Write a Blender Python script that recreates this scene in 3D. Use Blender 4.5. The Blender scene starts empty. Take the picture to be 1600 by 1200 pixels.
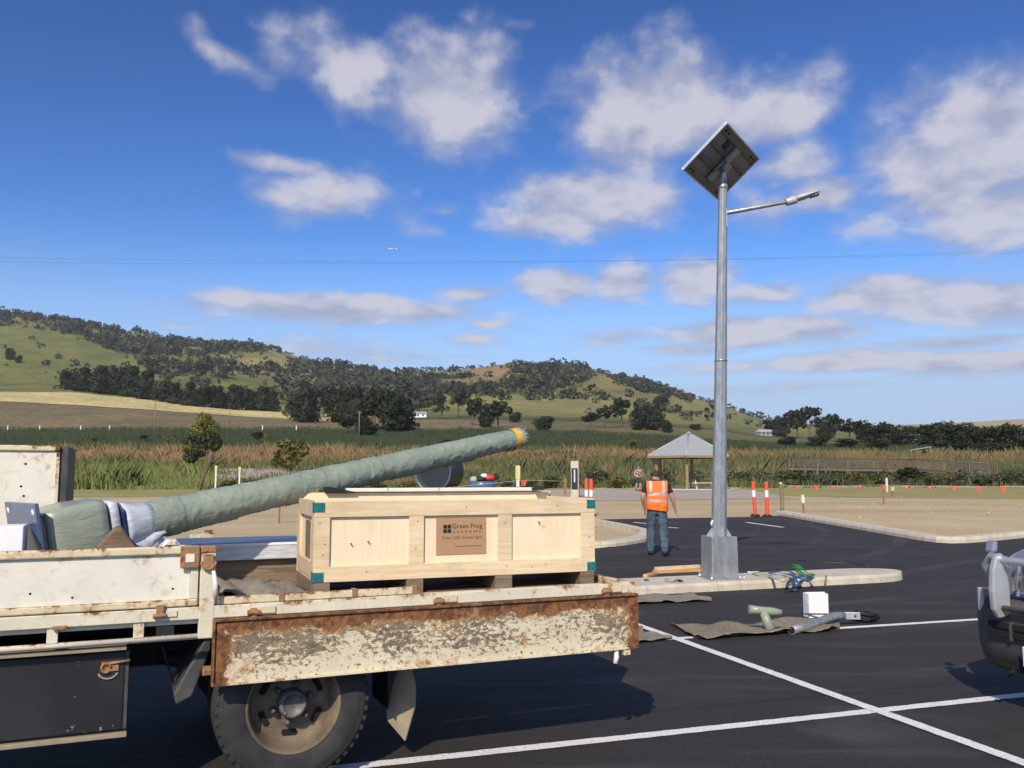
import bpy, bmesh, math, random
import numpy as np
from mathutils import Vector, Matrix, Euler
random.seed(7); RNG = np.random.default_rng(7)
scene = bpy.context.scene
COL = scene.collection
rad = math.radians

# ------------------------------------------------------------------ camera
CAM_H = 1.6
FPX = 1380.0                       # focal length in pixels of a 1600-wide frame
PITCH = math.atan(143.0 / FPX)     # horizon a little below the middle
cam_d = bpy.data.cameras.new('camera')
cam_d.sensor_width = 36.0; cam_d.lens = 36.0 * FPX / 1600.0
cam_d.clip_start = 0.05; cam_d.clip_end = 12000.0
cam = bpy.data.objects.new('camera', cam_d); COL.objects.link(cam)
cam.location = (0, 0, CAM_H); cam.rotation_euler = (math.pi / 2 + PITCH, 0, 0)
scene.camera = cam
scene.view_settings.view_transform = 'Standard'
scene.view_settings.look = 'None'
scene.view_settings.gamma = 1.0
scene.view_settings.exposure = 0.0
scene.view_settings.use_curve_mapping = False

# ------------------------------------------------------------------ sun and sky
SUN = Vector((-0.30, -1.27, 1.0)).normalized()        # towards the sun
SUN_EL = math.asin(SUN.z); SUN_AZ = math.atan2(SUN.x, SUN.y)
sl = bpy.data.lights.new('sun', 'SUN'); sl.energy = 4.7; sl.angle = rad(0.55); sl.color = (1.0, 0.875, 0.69)
so = bpy.data.objects.new('sun', sl); COL.objects.link(so)
so.rotation_euler = (-SUN).to_track_quat('-Z', 'Y').to_euler(); so.location = (-10, -30, 30)

FW = np.array([0, math.cos(PITCH), math.sin(PITCH)]); UPV = np.array([0, -math.sin(PITCH), math.cos(PITCH)])
RT = np.array([1.0, 0, 0]); CP = np.array([0, 0, CAM_H])
def ray(px, py): return FW * FPX + (px - 800) * RT + (600 - py) * UPV
def atY(px, py, Y):
    v = ray(px, py); return Vector(CP + v * (Y / v[1]))
def atz(px, py, z=0.0):
    v = ray(px, py); return Vector(CP + v * ((z - CAM_H) / v[2]))

SKY_GAMMA, SKY_K, SKY_SAT, SKY_HUE = 1.62, 1.56, 1.10, .504
def build_world():
    w = bpy.data.worlds.new('World'); scene.world = w; w.use_nodes = True
    nt = w.node_tree; N = nt.nodes; L = nt.links; N.clear()
    def nd(t, **k):
        n = N.new(t)
        for a, b in k.items(): setattr(n, a, b)
        return n
    def mth(op, a, b=None, clamp=False):
        n = nd('ShaderNodeMath', operation=op); n.use_clamp = clamp
        for i, v in enumerate((a, b)):
            if v is None: continue
            if isinstance(v, (int, float)): n.inputs[i].default_value = v
            else: L.new(v, n.inputs[i])
        return n.outputs[0]
    sky = nd('ShaderNodeTexSky', sky_type='NISHITA')
    sky.sun_disc = False; sky.sun_elevation = SUN_EL; sky.sun_rotation = SUN_AZ % (2 * math.pi)
    sky.altitude = 60; sky.air_density = 1.0; sky.dust_density = 0.6; sky.ozone_density = 3.0
    hsv = nd('ShaderNodeHueSaturation'); hsv.inputs['Saturation'].default_value = SKY_SAT; hsv.inputs['Hue'].default_value = SKY_HUE
    hsv.inputs['Value'].default_value = 0.98
    gmn = nd('ShaderNodeGamma'); gmn.inputs[1].default_value = SKY_GAMMA; scl = nd('ShaderNodeVectorMath', operation='SCALE'); scl.inputs['Scale'].default_value = .125; L.new(sky.outputs[0], scl.inputs[0])
    L.new(scl.outputs[0], gmn.inputs[0]); sc2 = nd('ShaderNodeVectorMath', operation='SCALE'); sc2.inputs['Scale'].default_value = SKY_K / .125; L.new(gmn.outputs[0], sc2.inputs[0]); L.new(sc2.outputs[0], hsv.inputs['Color'])
    tc = nd('ShaderNodeTexCoord'); sp = nd('ShaderNodeSeparateXYZ'); L.new(tc.outputs['Generated'], sp.inputs[0])
    az = mth('ARCTAN2', sp.outputs[0], sp.outputs[1]); el = mth('ARCSINE', sp.outputs[2])
    cb = nd('ShaderNodeCombineXYZ'); L.new(az, cb.inputs[0]); L.new(el, cb.inputs[1])
    # pale air low over the horizon, all round
    vr = nd('ShaderNodeMapRange', interpolation_type='SMOOTHERSTEP'); vr.inputs[1].default_value = .30; vr.inputs[2].default_value = .02; vr.inputs[3].default_value = 0; vr.inputs[4].default_value = .93; L.new(el, vr.inputs[0])
    veil = nd('ShaderNodeMix', data_type='RGBA'); veil.inputs[7].default_value = (3.5, 4.65, 6.8, 1); L.new(vr.outputs[0], veil.inputs[0]); L.new(hsv.outputs[0], veil.inputs[6])
    # wind-torn edges: warp the sky coordinates a little
    wn = nd('ShaderNodeTexNoise'); wn.inputs['Scale'].default_value = 9; wn.inputs['Detail'].default_value = 4
    L.new(cb.outputs[0], wn.inputs['Vector'])
    ws = nd('ShaderNodeVectorMath', operation='SUBTRACT'); ws.inputs[1].default_value = (.5, .5, .5); L.new(wn.outputs['Color'], ws.inputs[0])
    wm = nd('ShaderNodeVectorMath', operation='MULTIPLY'); wm.inputs[1].default_value = (.075, .04, 0); L.new(ws.outputs[0], wm.inputs[0])
    wk = nd('ShaderNodeVectorMath', operation='SCALE'); L.new(wm.outputs[0], wk.inputs[0]); L.new(mth('MULTIPLY', el, 2.4, True), wk.inputs['Scale'])
    wa = nd('ShaderNodeVectorMath', operation='ADD'); L.new(cb.outputs[0], wa.inputs[0]); L.new(wk.outputs[0], wa.inputs[1])
    # cloud texture flattens towards the horizon
    lg = mth('MULTIPLY', mth('LOGARITHM', mth('ADD', mth('MAXIMUM', el, 0.0), .05), math.e), .36); cbl = nd('ShaderNodeCombineXYZ'); L.new(az, cbl.inputs[0]); L.new(lg, cbl.inputs[1])
    clouds = [(700,145,125,85,12,1.0),(560,110,110,55,18,.75),(620,150,110,60,15,.55),(345,82,75,24,24,.7),(450,90,70,28,12,.45),(470,60,70,22,5,.3),
              (505,300,112,48,0,.8),(440,254,80,18,0,.7),(1015,170,140,98,0,1.0),(1060,110,55,45,0,.8),(1190,175,135,58,-14,.9),(930,310,150,54,0,1.0),(860,345,110,34,0,.85),(1240,250,85,45,0,.65),
              (1290,300,68,34,0,.8),(1200,330,75,34,0,.5),(1515,240,150,112,-12,1.05),(1570,330,130,56,0,.95),(1400,290,60,60,0,.5),(1380,350,80,22,0,.45),
              (530,484,225,20,0,.9),(420,478,90,14,0,.6),(870,446,62,22,0,.8),(975,440,50,27,0,.85),(1090,436,62,30,0,.95),(1180,462,72,16,0,.6),(740,458,70,11,0,.5),
              (1400,462,130,25,0,.85),(1545,472,105,28,0,.95),(1460,492,110,14,0,.5),(1200,517,165,21,0,.95),(960,528,62,12,0,.5),(760,505,50,9,0,.5),(750,531,52,9,0,.5),
              (1330,566,135,13,0,.8),(1530,568,110,15,0,.85),(1500,536,120,9,0,.55),(1080,545,110,9,0,.45),(1120,575,120,9,0,.4),(470,545,150,13,0,.4),(1240,605,180,9,0,.3),
              (645,345,48,22,20,.35),(700,326,28,14,0,.35),(785,330,30,13,0,.5),(725,28,42,13,0,.3),(805,42,30,11,0,.25),(270,505,40,7,0,.25),(600,560,140,9,0,.3)]
    acc = None
    for (px, py, rx, ry, rot, s) in clouds:
        v = ray(px, py); v = v / np.linalg.norm(v)
        if py > 400: ry *= 1.35; s = min(s * 1.2, 1.0); rx *= 1.1
        mp = nd('ShaderNodeMapping', vector_type='TEXTURE')
        mp.inputs['Location'].default_value = (math.atan2(v[0], v[1]), math.asin(v[2]), 0)
        mp.inputs['Rotation'].default_value = (0, 0, rad(-rot)); mp.inputs['Scale'].default_value = (rx / FPX, ry / FPX, 1)
        L.new(wa.outputs[0], mp.inputs['Vector'])
        ln = nd('ShaderNodeVectorMath', operation='LENGTH'); L.new(mp.outputs[0], ln.inputs[0])
        b = mth('MULTIPLY', mth('SUBTRACT', 1.28, ln.outputs['Value']), s)
        if acc is None: acc = b
        else:
            sm = nd('ShaderNodeMath', operation='SMOOTH_MAX'); L.new(acc, sm.inputs[0]); L.new(b, sm.inputs[1]); sm.inputs[2].default_value = .18; acc = sm.outputs[0]
    # the same broken cumulus goes on all round the rest of the sky
    gm = nd('ShaderNodeMapping'); gm.inputs['Scale'].default_value = (2.6, 7.0, 1); gm.inputs['Location'].default_value = (3.1, .4, 0); L.new(wa.outputs[0], gm.inputs[0])
    gn = nd('ShaderNodeTexNoise'); gn.inputs['Scale'].default_value = 1.0; gn.inputs['Detail'].default_value = 2; L.new(gm.outputs[0], gn.inputs['Vector'])
    far = nd('ShaderNodeMapRange', interpolation_type='SMOOTHSTEP'); far.inputs[1].default_value = .62; far.inputs[2].default_value = .85
    L.new(mth('ABSOLUTE', az), far.inputs[0])
    gen = mth('SUBTRACT', mth('MULTIPLY', mth('MULTIPLY', mth('SUBTRACT', gn.outputs[0], .5), 4.0), far.outputs[0]), mth('MULTIPLY', mth('SUBTRACT', 1.0, far.outputs[0]), 2.0))
    acc = mth('MAXIMUM', acc, gen)
    def fbm(off, sc, dt):
        mp = nd('ShaderNodeMapping'); mp.inputs['Scale'].default_value = (sc, sc * 1.7, 1); mp.inputs['Location'].default_value = off; L.new(cbl.outputs[0], mp.inputs[0])
        n = nd('ShaderNodeTexNoise'); n.inputs['Scale'].default_value = 1; n.inputs['Detail'].default_value = dt; n.inputs['Roughness'].default_value = .52; L.new(mp.outputs[0], n.inputs['Vector']); return n.outputs[0]
    f1 = fbm((0, 0, 0), 17, 7); f2 = fbm((.6, -1.1, 0), 17, 7)
    dens = mth('ADD', acc, mth('MULTIPLY', mth('SUBTRACT', f1, .47), 1.25))
    mr = nd('ShaderNodeMapRange', interpolation_type='SMOOTHSTEP'); mr.inputs[1].default_value = .02; mr.inputs[2].default_value = .86; L.new(dens, mr.inputs[0])
    alpha = mth('MULTIPLY', mr.outputs[0], .90)
    # lit tops against greyer folds inside the clouds
    sh = mth('ADD', mth('MULTIPLY', mth('SUBTRACT', f1, f2), 3.0), mth('MULTIPLY', mr.outputs[0], .72), )
    shc = nd('ShaderNodeMapRange'); shc.inputs[1].default_value = .1; shc.inputs[2].default_value = 1.0; L.new(sh, shc.inputs[0])
    cc = nd('ShaderNodeMix', data_type='RGBA'); cc.inputs[6].default_value = (3.2, 3.4, 4.5, 1); cc.inputs[7].default_value = (5.2, 5.1, 5.7, 1); L.new(shc.outputs[0], cc.inputs[0])
    mix = nd('ShaderNodeMix', data_type='RGBA'); L.new(alpha, mix.inputs[0]); L.new(veil.outputs[2], mix.inputs[6]); L.new(cc.outputs[2], mix.inputs[7])
    bg = nd('ShaderNodeBackground'); bg.inputs['Strength'].default_value = 0.125; L.new(mix.outputs[2], bg.inputs[0])
    out = nd('ShaderNodeOutputWorld'); L.new(bg.outputs[0], out.inputs[0])
build_world()

# ------------------------------------------------------------------ terrain
ZK = ([-400, 14, 18, 30, 65, 80], [0, 0, .04, .30, .60, .70])
CPX = [-1400, 0, 100, 200, 300, 400, 500, 600, 700, 800, 900, 1000, 1100, 1200, 1300, 1400, 1500, 1600, 3000]
RINGS = {
 150: [716]*19,
 250: [682, 682, 682, 682, 682, 682, 682, 684, 684, 684, 686, 690, 696, 698, 698, 698, 698, 698, 698],
 330: [668, 668, 668, 668, 668, 668, 668, 668, 669, 670, 673, 677, 684, 691, 693, 693, 692, 692, 692],
 450: [620, 627, 632, 638, 645, 652, 657, 658, 656, 658, 660, 664, 672, 684, 687, 687, 686, 686, 686],
 560: [600, 612, 613, 620, 629, 638, 645, 648, 646, 645, 648, 655, 663, 679, 683, 683, 682, 682, 682],
 800: [570, 588, 590, 596, 604, 612, 620, 628, 626, 622, 622, 632, 648, 671, 678, 679, 678, 678, 678],
 1100: [520, 535, 545, 555, 565, 575, 592, 605, 600, 590, 590, 608, 632, 662, 672, 674, 674, 673, 672],
 1450: [470, 486, 500, 519, 533, 541, 564, 580, 580, 567, 570, 595, 624, 656, 668, 670, 671, 670, 668],
}
_ringY = sorted(RINGS)
_ringZ = {Y: np.array([atY(px, py, Y).z for px, py in zip(CPX, RINGS[Y])]) for Y in _ringY}
_U = np.array([(px - 800) / FPX for px in CPX])
zr = _ringZ[1450]
_right = np.clip((np.array(CPX) - 1150) / 150, 0, 1)
_z26 = zr * .72 * (1 - _right) + _right * np.array([atY(800, np.interp(px, [1100, 1300, 1450, 1550, 1600, 3000], [665, 664, 663, 657, 654, 650]), 2600).z for px in CPX])
_ringZ[2600] = _z26; _ringZ[4200] = _z26 * .4
_ringY2 = _ringY + [2600, 4200]
_lY = np.log(np.array([80] + _ringY2))
_tab = np.vstack([np.full(19, .7)] + [_ringZ[Y] for Y in _ringY2])
def _h(a, b):
    return np.abs(np.modf(np.sin(a * 127.1 + b * 311.7) * 43758.5453)[0])
def vnoise(x, y):
    x = np.asarray(x, float); y = np.asarray(y, float)
    xi = np.floor(x); yi = np.floor(y); fx = x - xi; fy = y - yi
    fx = fx * fx * (3 - 2 * fx); fy = fy * fy * (3 - 2 * fy)
    return (_h(xi, yi) * (1 - fx) + _h(xi + 1, yi) * fx) * (1 - fy) + (_h(xi, yi + 1) * (1 - fx) + _h(xi + 1, yi + 1) * fx) * fy
def fbm2(x, y, o=4):
    s = 0; a = .5; f = 1.0
    for i in range(o): s = s + a * vnoise(x * f + i * 17.3, y * f - i * 9.1); a *= .5; f *= 2.07
    return s
def zt(X, Y):
    """height of the ground"""
    X = np.asarray(X, float); Y = np.asarray(Y, float)
    near = np.interp(Y, *ZK)
    Yc = np.clip(Y, 80, 4200); ly = np.log(Yc); u = np.clip(X / Yc, _U[0], _U[-1])
    col = np.clip(np.searchsorted(_U, u) - 1, 0, len(_U) - 2)
    t = (u - _U[col]) / (_U[col + 1] - _U[col]); t = t * t * (3 - 2 * t) * .5 + t * .5
    row = np.clip(np.searchsorted(_lY, ly) - 1, 0, len(_lY) - 2)
    # interpolate heights linearly in Y between rings
    Y0 = np.exp(_lY[row]); Y1 = np.exp(_lY[row + 1]); s = np.clip((Yc - Y0) / (Y1 - Y0), 0, 1)
    za = _tab[row, col] * (1 - t) + _tab[row, col + 1] * t
    zb = _tab[row + 1, col] * (1 - t) + _tab[row + 1, col + 1] * t
    zf = za * (1 - s) + zb * s
    amp = np.clip((Yc - 420) / 500, 0, 1) * np.clip(zf / 60, 0.05, 1)
    zf = zf + amp * (fbm2(X / 110, Y / 140) - .5) * 16 * np.clip((1500 - Yc) / 150, .25, 1)
    return np.where(Y <= 80, near, zf)
def zf1(X, Y): return float(zt(X, Y))
def gnd(px, py, dz=0.0):
    """the point of the ground seen at a place of the picture"""
    v = ray(px, py); v = v / v[1]
    Y = np.concatenate([np.arange(2, 80, .02), np.arange(80, 2600, .5)])
    z = CAM_H + v[2] * Y; g = zt(v[0] * Y, Y)
    k = np.argmax(z <= g) if np.any(z <= g) else len(Y) - 1
    return Vector((v[0] * Y[k], Y[k], g[k] + dz))
def X_at(px, Y): return (px - 800) / FPX * Y

# ------------------------------------------------------------------ helpers
def tag(o, label=None, cat=None, group=None, kind=None):
    if label: o['label'] = label
    if cat: o['category'] = cat
    if group: o['group'] = group
    if kind: o['kind'] = kind
    return o
def empty(name, loc=(0, 0, 0), rz=0.0, parent=None):
    o = bpy.data.objects.new(name, None); COL.objects.link(o)
    o.empty_display_size = .2; o.location = loc; o.rotation_euler = (0, 0, rz)
    if parent: o.parent = parent
    return o
class MB:
    """collects shapes and links them as one mesh object"""
    def __init__(s): s.v = []; s.f = []; s.m = []; s.sm = []; s.c = []
    def add(s, verts, faces, mi=0, smooth=False, M=None):
        b = len(s.v)
        if M is not None: verts = [M @ Vector(q) for q in verts]
        s.v += [tuple(q) for q in verts]
        s.f += [tuple(b + i for i in f) for f in faces]
        s.m += [mi] * len(faces); s.sm += [smooth] * len(faces); return s
    def box(s, c, d, mi=0, R=None, M=None):
        x, y, z = d[0] / 2, d[1] / 2, d[2] / 2
        vs = [Vector((i * x, j * y, k * z)) for i in (-1, 1) for j in (-1, 1) for k in (-1, 1)]
        if R is not None: vs = [R @ q for q in vs]
        vs = [q + Vector(c) for q in vs]
        return s.add(vs, [(0, 1, 3, 2), (4, 6, 7, 5), (0, 4, 5, 1), (2, 3, 7, 6), (0, 2, 6, 4), (1, 5, 7, 3)], mi, False, M)
    def bb(s, x0, x1, y0, y1, z0, z1, mi=0, M=None):
        return s.box(((x0 + x1) / 2, (y0 + y1) / 2, (z0 + z1) / 2), (abs(x1 - x0), abs(y1 - y0), abs(z1 - z0)), mi, None, M)
    def loft(s, rings, mi=0, smooth=True, cap=True, closed=True, M=None):
        n = len(rings[0]); vs = [q for r in rings for q in r]; fs = []
        for i in range(len(rings) - 1):
            for j in range(n if closed else n - 1):
                k = (j + 1) % n
                fs.append((i * n + j, i * n + k, (i + 1) * n + k, (i + 1) * n + j))
        s.add(vs, fs, mi, smooth, M)
        if cap and closed:
            b = len(s.v) - len(vs)
            s.f += [tuple(b + j for j in reversed(range(n))), tuple(b + (len(rings) - 1) * n + j for j in range(n))]
            s.m += [mi, mi]; s.sm += [False, False]
        return s
    def tube(s, pts, r, n=10, mi=0, cap=True, M=None, flat=None):
        pts = [Vector(q) for q in pts]; rs = r if isinstance(r, (list, tuple)) else [r] * len(pts)
        rings = []; up = Vector((0, 0, 1))
        t0 = (pts[1] - pts[0]).normalized()
        if abs(t0.dot(up)) > .95: up = Vector((1, 0, 0))
        a = t0.cross(up).normalized()
        for i, q in enumerate(pts):
            t = (pts[min(i + 1, len(pts) - 1)] - pts[max(i - 1, 0)]).normalized()
            a = (a - t * a.dot(t)).normalized(); b = t.cross(a)
            fl = 1.0 if flat is None else flat
            rings.append([q + (a * math.cos(w) + b * math.sin(w) * fl) * rs[i] for w in [2 * math.pi * k / n for k in range(n)]])
        return s.loft(rings, mi, True, cap, True, M)
    def lathe(s, prof, n=32, mi=0, M=None, axis='z', smooth=True, cap=False):
        rings = []
        for (r, h) in prof:
            ring = []
            for k in range(n):
                w = 2 * math.pi * k / n; c, d = math.cos(w) * r, math.sin(w) * r
                ring.append(Vector((c, d, h)) if axis == 'z' else (Vector((c, h, d)) if axis == 'y' else Vector((h, c, d))))
            rings.append(ring)
        return s.loft(rings, mi, smooth, cap, True, M)
    def poly(s, pts, mi=0, M=None): return s.add(pts, [tuple(range(len(pts)))], mi, False, M)
    def prism(s, pts, off, mi=0, M=None):
        n = len(pts); off = Vector(off); vs = [Vector(q) for q in pts] + [Vector(q) + off for q in pts]
        fs = [tuple(reversed(range(n))), tuple(range(n, 2 * n))] + [(i, (i + 1) % n, n + (i + 1) % n, n + i) for i in range(n)]
        return s.add(vs, fs, mi, False, M)
    def grid(s, P, mi=0, smooth=True):
        """P[i][j] -> points"""
        r, c = len(P), len(P[0])
        return s.add([q for row in P for q in row], [(i * c + j, i * c + j + 1, (i + 1) * c + j + 1, (i + 1) * c + j) for i in range(r - 1) for j in range(c - 1)], mi, smooth)
    def build(s, name, mats, parent=None, bevel=0, loc=None, seg=2, auto=True, recalc=True):
        me = bpy.data.meshes.new(name); me.from_pydata(s.v, [], s.f)
        if not isinstance(mats, (list, tuple)): mats = [mats]
        for m in mats: me.materials.append(m)
        me.polygons.foreach_set('material_index', s.m); me.polygons.foreach_set('use_smooth', s.sm)
        if recalc:
            bm = bmesh.new(); bm.from_mesh(me); bmesh.ops.recalc_face_normals(bm, faces=bm.faces); bm.to_mesh(me); bm.free()
        me.update()
        o = bpy.data.objects.new(name, me); COL.objects.link(o)
        if parent: o.parent = parent
        if loc is not None: o.location = loc
        if bevel:
            b = o.modifiers.new('bevel', 'BEVEL'); b.width = bevel; b.segments = seg; b.limit_method = 'ANGLE'; b.angle_limit = rad(40)
        return o
def share(src, name, parent=None, loc=None, rot=None, scale=None):
    o = bpy.data.objects.new(name, src.data); COL.objects.link(o)
    for m in src.modifiers:
        if m.type == 'BEVEL':
            b = o.modifiers.new('bevel', 'BEVEL'); b.width = m.width; b.segments = m.segments; b.limit_method = 'ANGLE'; b.angle_limit = m.angle_limit
    if parent: o.parent = parent
    if loc is not None: o.location = loc
    if rot is not None: o.rotation_euler = rot
    if scale is not None: o.scale = scale
    return o
def mesh_np(name, V, Fc, mat, parent=None, colors=None, smooth=False, normals=None):
    """fast mesh from numpy: V (n,3), Fc (m,k)"""
    me = bpy.data.meshes.new(name); k = Fc.shape[1]
    me.vertices.add(len(V)); me.vertices.foreach_set('co', np.ascontiguousarray(V, dtype=np.float32).ravel())
    me.loops.add(Fc.size); me.loops.foreach_set('vertex_index', Fc.astype(np.int32).ravel())
    me.polygons.add(len(Fc)); me.polygons.foreach_set('loop_start', np.arange(0, Fc.size, k, dtype=np.int32))
    me.polygons.foreach_set('loop_total', np.full(len(Fc), k, dtype=np.int32))
    if smooth: me.polygons.foreach_set('use_smooth', np.ones(len(Fc), dtype=bool))
    if colors is not None:
        at = me.color_attributes.new('tint', 'FLOAT_COLOR', 'POINT')
        c4 = np.ones((len(V), 4), dtype=np.float32); c4[:, :3] = colors; at.data.foreach_set('color', c4.ravel())
    me.materials.append(mat); me.update(calc_edges=True)
    if normals is not None: me.normals_split_custom_set_from_vertices([tuple(q) for q in normals])
    o = bpy.data.objects.new(name, me); COL.objects.link(o)
    if parent: o.parent = parent
    return o

# ------------------------------------------------------------------ materials
class NT:
    def __init__(s, name):
        s.m = bpy.data.materials.new(name); s.m.use_nodes = True
        s.t = s.m.node_tree; s.t.nodes.clear()
        s.out = s.n('ShaderNodeOutputMaterial'); s.b = s.n('ShaderNodeBsdfPrincipled'); s.l(s.b.outputs[0], s.out.inputs[0])
    def n(s, t, **k):
        q = s.t.nodes.new(t)
        for a, b in k.items(): setattr(q, a, b)
        return q
    def l(s, a, b): s.t.links.new(a, b)
    def coord(s, kind='Object', scale=(1, 1, 1), rot=(0, 0, 0), loc=(0, 0, 0)):
        if kind == 'World': g = s.n('ShaderNodeNewGeometry').outputs['Position']
        else: g = s.n('ShaderNodeTexCoord').outputs[kind]
        mp = s.n('ShaderNodeMapping'); mp.inputs['Scale'].default_value = scale; mp.inputs['Rotation'].default_value = rot; mp.inputs['Location'].default_value = loc
        s.l(g, mp.inputs[0]); return mp.outputs[0]
    def noise(s, vec, scale=5, detail=5, rough=.55, dist=0):
        q = s.n('ShaderNodeTexNoise'); q.inputs['Scale'].default_value = scale; q.inputs['Detail'].default_value = detail
        q.inputs['Roughness'].default_value = rough; q.inputs['Distortion'].default_value = dist
        if vec is not None: s.l(vec, q.inputs['Vector'])
        return q.outputs['Fac']
    def ramp(s, fac, lo, hi, smooth=True):
        q = s.n('ShaderNodeMapRange'); q.inputs[1].default_value = lo; q.inputs[2].default_value = hi
        q.interpolation_type = 'SMOOTHSTEP' if smooth else 'LINEAR'; s.l(fac, q.inputs[0]); return q.outputs[0]
    def math(s, op, a, b=None):
        q = s.n('ShaderNodeMath', operation=op)
        for i, v in enumerate((a, b)):
            if v is None: continue
            if isinstance(v, (int, float)): q.inputs[i].default_value = v
            else: s.l(v, q.inputs[i])
        return q.outputs[0]
    def mix(s, fac, a, b, mode='MIX'):
        q = s.n('ShaderNodeMix', data_type='RGBA', blend_type=mode)
        if isinstance(fac, (int, float)): q.inputs[0].default_value = fac
        else: s.l(fac, q.inputs[0])
        for i, v in ((6, a), (7, b)):
            if isinstance(v, tuple): q.inputs[i].default_value = (*v, 1)
            else: s.l(v, q.inputs[i])
        return q.outputs[2]
    def set(s, col=None, rough=None, metal=None, spec=None, coat=None):
        for nm, v in (('Base Color', col), ('Roughness', rough), ('Metallic', metal), ('Specular IOR Level', spec), ('Coat Weight', coat)):
            if v is None: continue
            if isinstance(v, tuple): s.b.inputs[nm].default_value = (*v, 1)
            elif isinstance(v, (int, float)): s.b.inputs[nm].default_value = v
            else: s.l(v, s.b.inputs[nm])
        return s
    def bump(s, h, strength=.3, dist=.01):
        q = s.n('ShaderNodeBump'); q.inputs['Strength'].default_value = strength; q.inputs['Distance'].default_value = dist
        s.l(h, q.inputs['Height']); s.l(q.outputs[0], s.b.inputs['Normal']); return s
def sc(c, k): return tuple(q * k for q in c)
def simple(name, col, rough=.6, metal=0.0, var=.25, scale=8, bump=.1, bd=.004, spec=.5, stretch=(1, 1, 1)):
    M = NT(name); v = M.coord('Object', stretch)
    n = M.noise(v, scale, 6)
    big = M.noise(v, scale * .23, 3)
    c = M.mix(M.ramp(n, .3, .72), sc(col, 1 - var), sc(col, 1 + var * .5))
    c = M.mix(M.math('MULTIPLY', M.ramp(big, .35, .7), .5), c, sc(col, 1 - var * .8))
    M.set(c, M.ramp(n, -.6 + (1 - rough), 1.6 - rough) if False else rough, metal, spec)
    if bump: M.bump(n, bump, bd)
    return M.m
def rusty(name, paint, rust_amt=.5, wear=.0, edge=.0, scale=6.0, vary=1.0, deep=.30):
    """chipped cream paint on rusting steel; edge: rust creeping in from the top and ends of the piece"""
    M = NT(name); v = M.coord('Object'); g = M.n('ShaderNodeTexCoord').outputs['Generated']
    sp = M.n('ShaderNodeSeparateXYZ'); M.l(g, sp.inputs[0])
    n1 = M.noise(v, scale, 8, .62); n2 = M.noise(v, scale * 3.7, 6, .65, .6); n3 = M.noise(v, scale * .45, 3)
    vs = M.coord('Object', (1.2, 1, 7)); streak = M.noise(vs, scale * .9, 6, .6)
    pc = M.mix(M.ramp(n3, .3, .7), paint, sc(paint, .86)); pc = M.mix(M.math('MULTIPLY', M.ramp(n2, .5, .75), .35), pc, (.42, .33, .19))
    pc = M.mix(M.math('MULTIPLY', M.ramp(streak, .55, .8), .35), pc, (.36, .27, .15))
    rc = M.mix(M.ramp(n2, .35, .68), (.080, .038, .021), (.29, .125, .048))
    bare = M.mix(M.ramp(n2, .3, .7), (.135, .105, .07), (.25, .205, .14))
    c = pc; ed0 = M.math('SUBTRACT', 1.0, sp.outputs[2])
    if wear > 0:
        wn = M.noise(M.coord('Object', (.85, 1, 1.5)), scale * 4.6, 10, .75)
        big = M.noise(M.coord('Object', (.6, 1, 1.6)), scale * .6, 4, .5)
        low = M.math('MULTIPLY', M.ramp(ed0, .55, .95), -.14)
        wm = M.math('ADD', M.math('ADD', wn, low), M.math('MULTIPLY', M.math('SUBTRACT', big, .5), .5))
        c = M.mix(M.ramp(wm, .60 - wear * .25, .64 - wear * .25), c, bare)
        runs = M.math('MULTIPLY', M.ramp(M.noise(M.coord('Object', (9, 1, .8)), scale * .8, 6, .6), .54, .70), M.math('SUBTRACT', 1.0, M.ramp(ed0, .25, .85)))
        c = M.mix(M.math('MULTIPLY', runs, .75), c, (.25, .12, .05))
        chips = M.noise(v, scale * 8, 5, .6)
        c = M.mix(M.ramp(chips, .60, .66), c, M.mix(.5, bare, (.2, .1, .05)))
    ed = M.math('SUBTRACT', 1.0, sp.outputs[2])                                   # 0 at the top
    en = M.math('MINIMUM', sp.outputs[0], M.math('SUBTRACT', 1.0, sp.outputs[0]))
    e1 = M.math('SUBTRACT', 1.0, M.ramp(ed, 0.0, deep)); e2 = M.math('SUBTRACT', 1.0, M.ramp(en, 0.0, .055))
    rm = M.math('ADD', n1, M.math('MULTIPLY', M.math('SUBTRACT', n2, .5), .45))
    rm = M.math('ADD', rm, M.math('MULTIPLY', M.math('MAXIMUM', e1, e2), edge))
    lo = .74 - rust_amt * .2
    rf = M.ramp(rm, lo, lo + .06)
    halo = M.math('MULTIPLY', M.ramp(rm, lo - .1, lo), .55)
    c = M.mix(halo, c, (.44, .24, .09)); c = M.mix(rf, c, rc)
    M.set(c, M.math('ADD', M.math('MULTIPLY', rf, .3), .5), 0.0, .35)
    M.bump(M.math('ADD', n2, rf), .35, .004)
    return M.m
MT = {}
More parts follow.
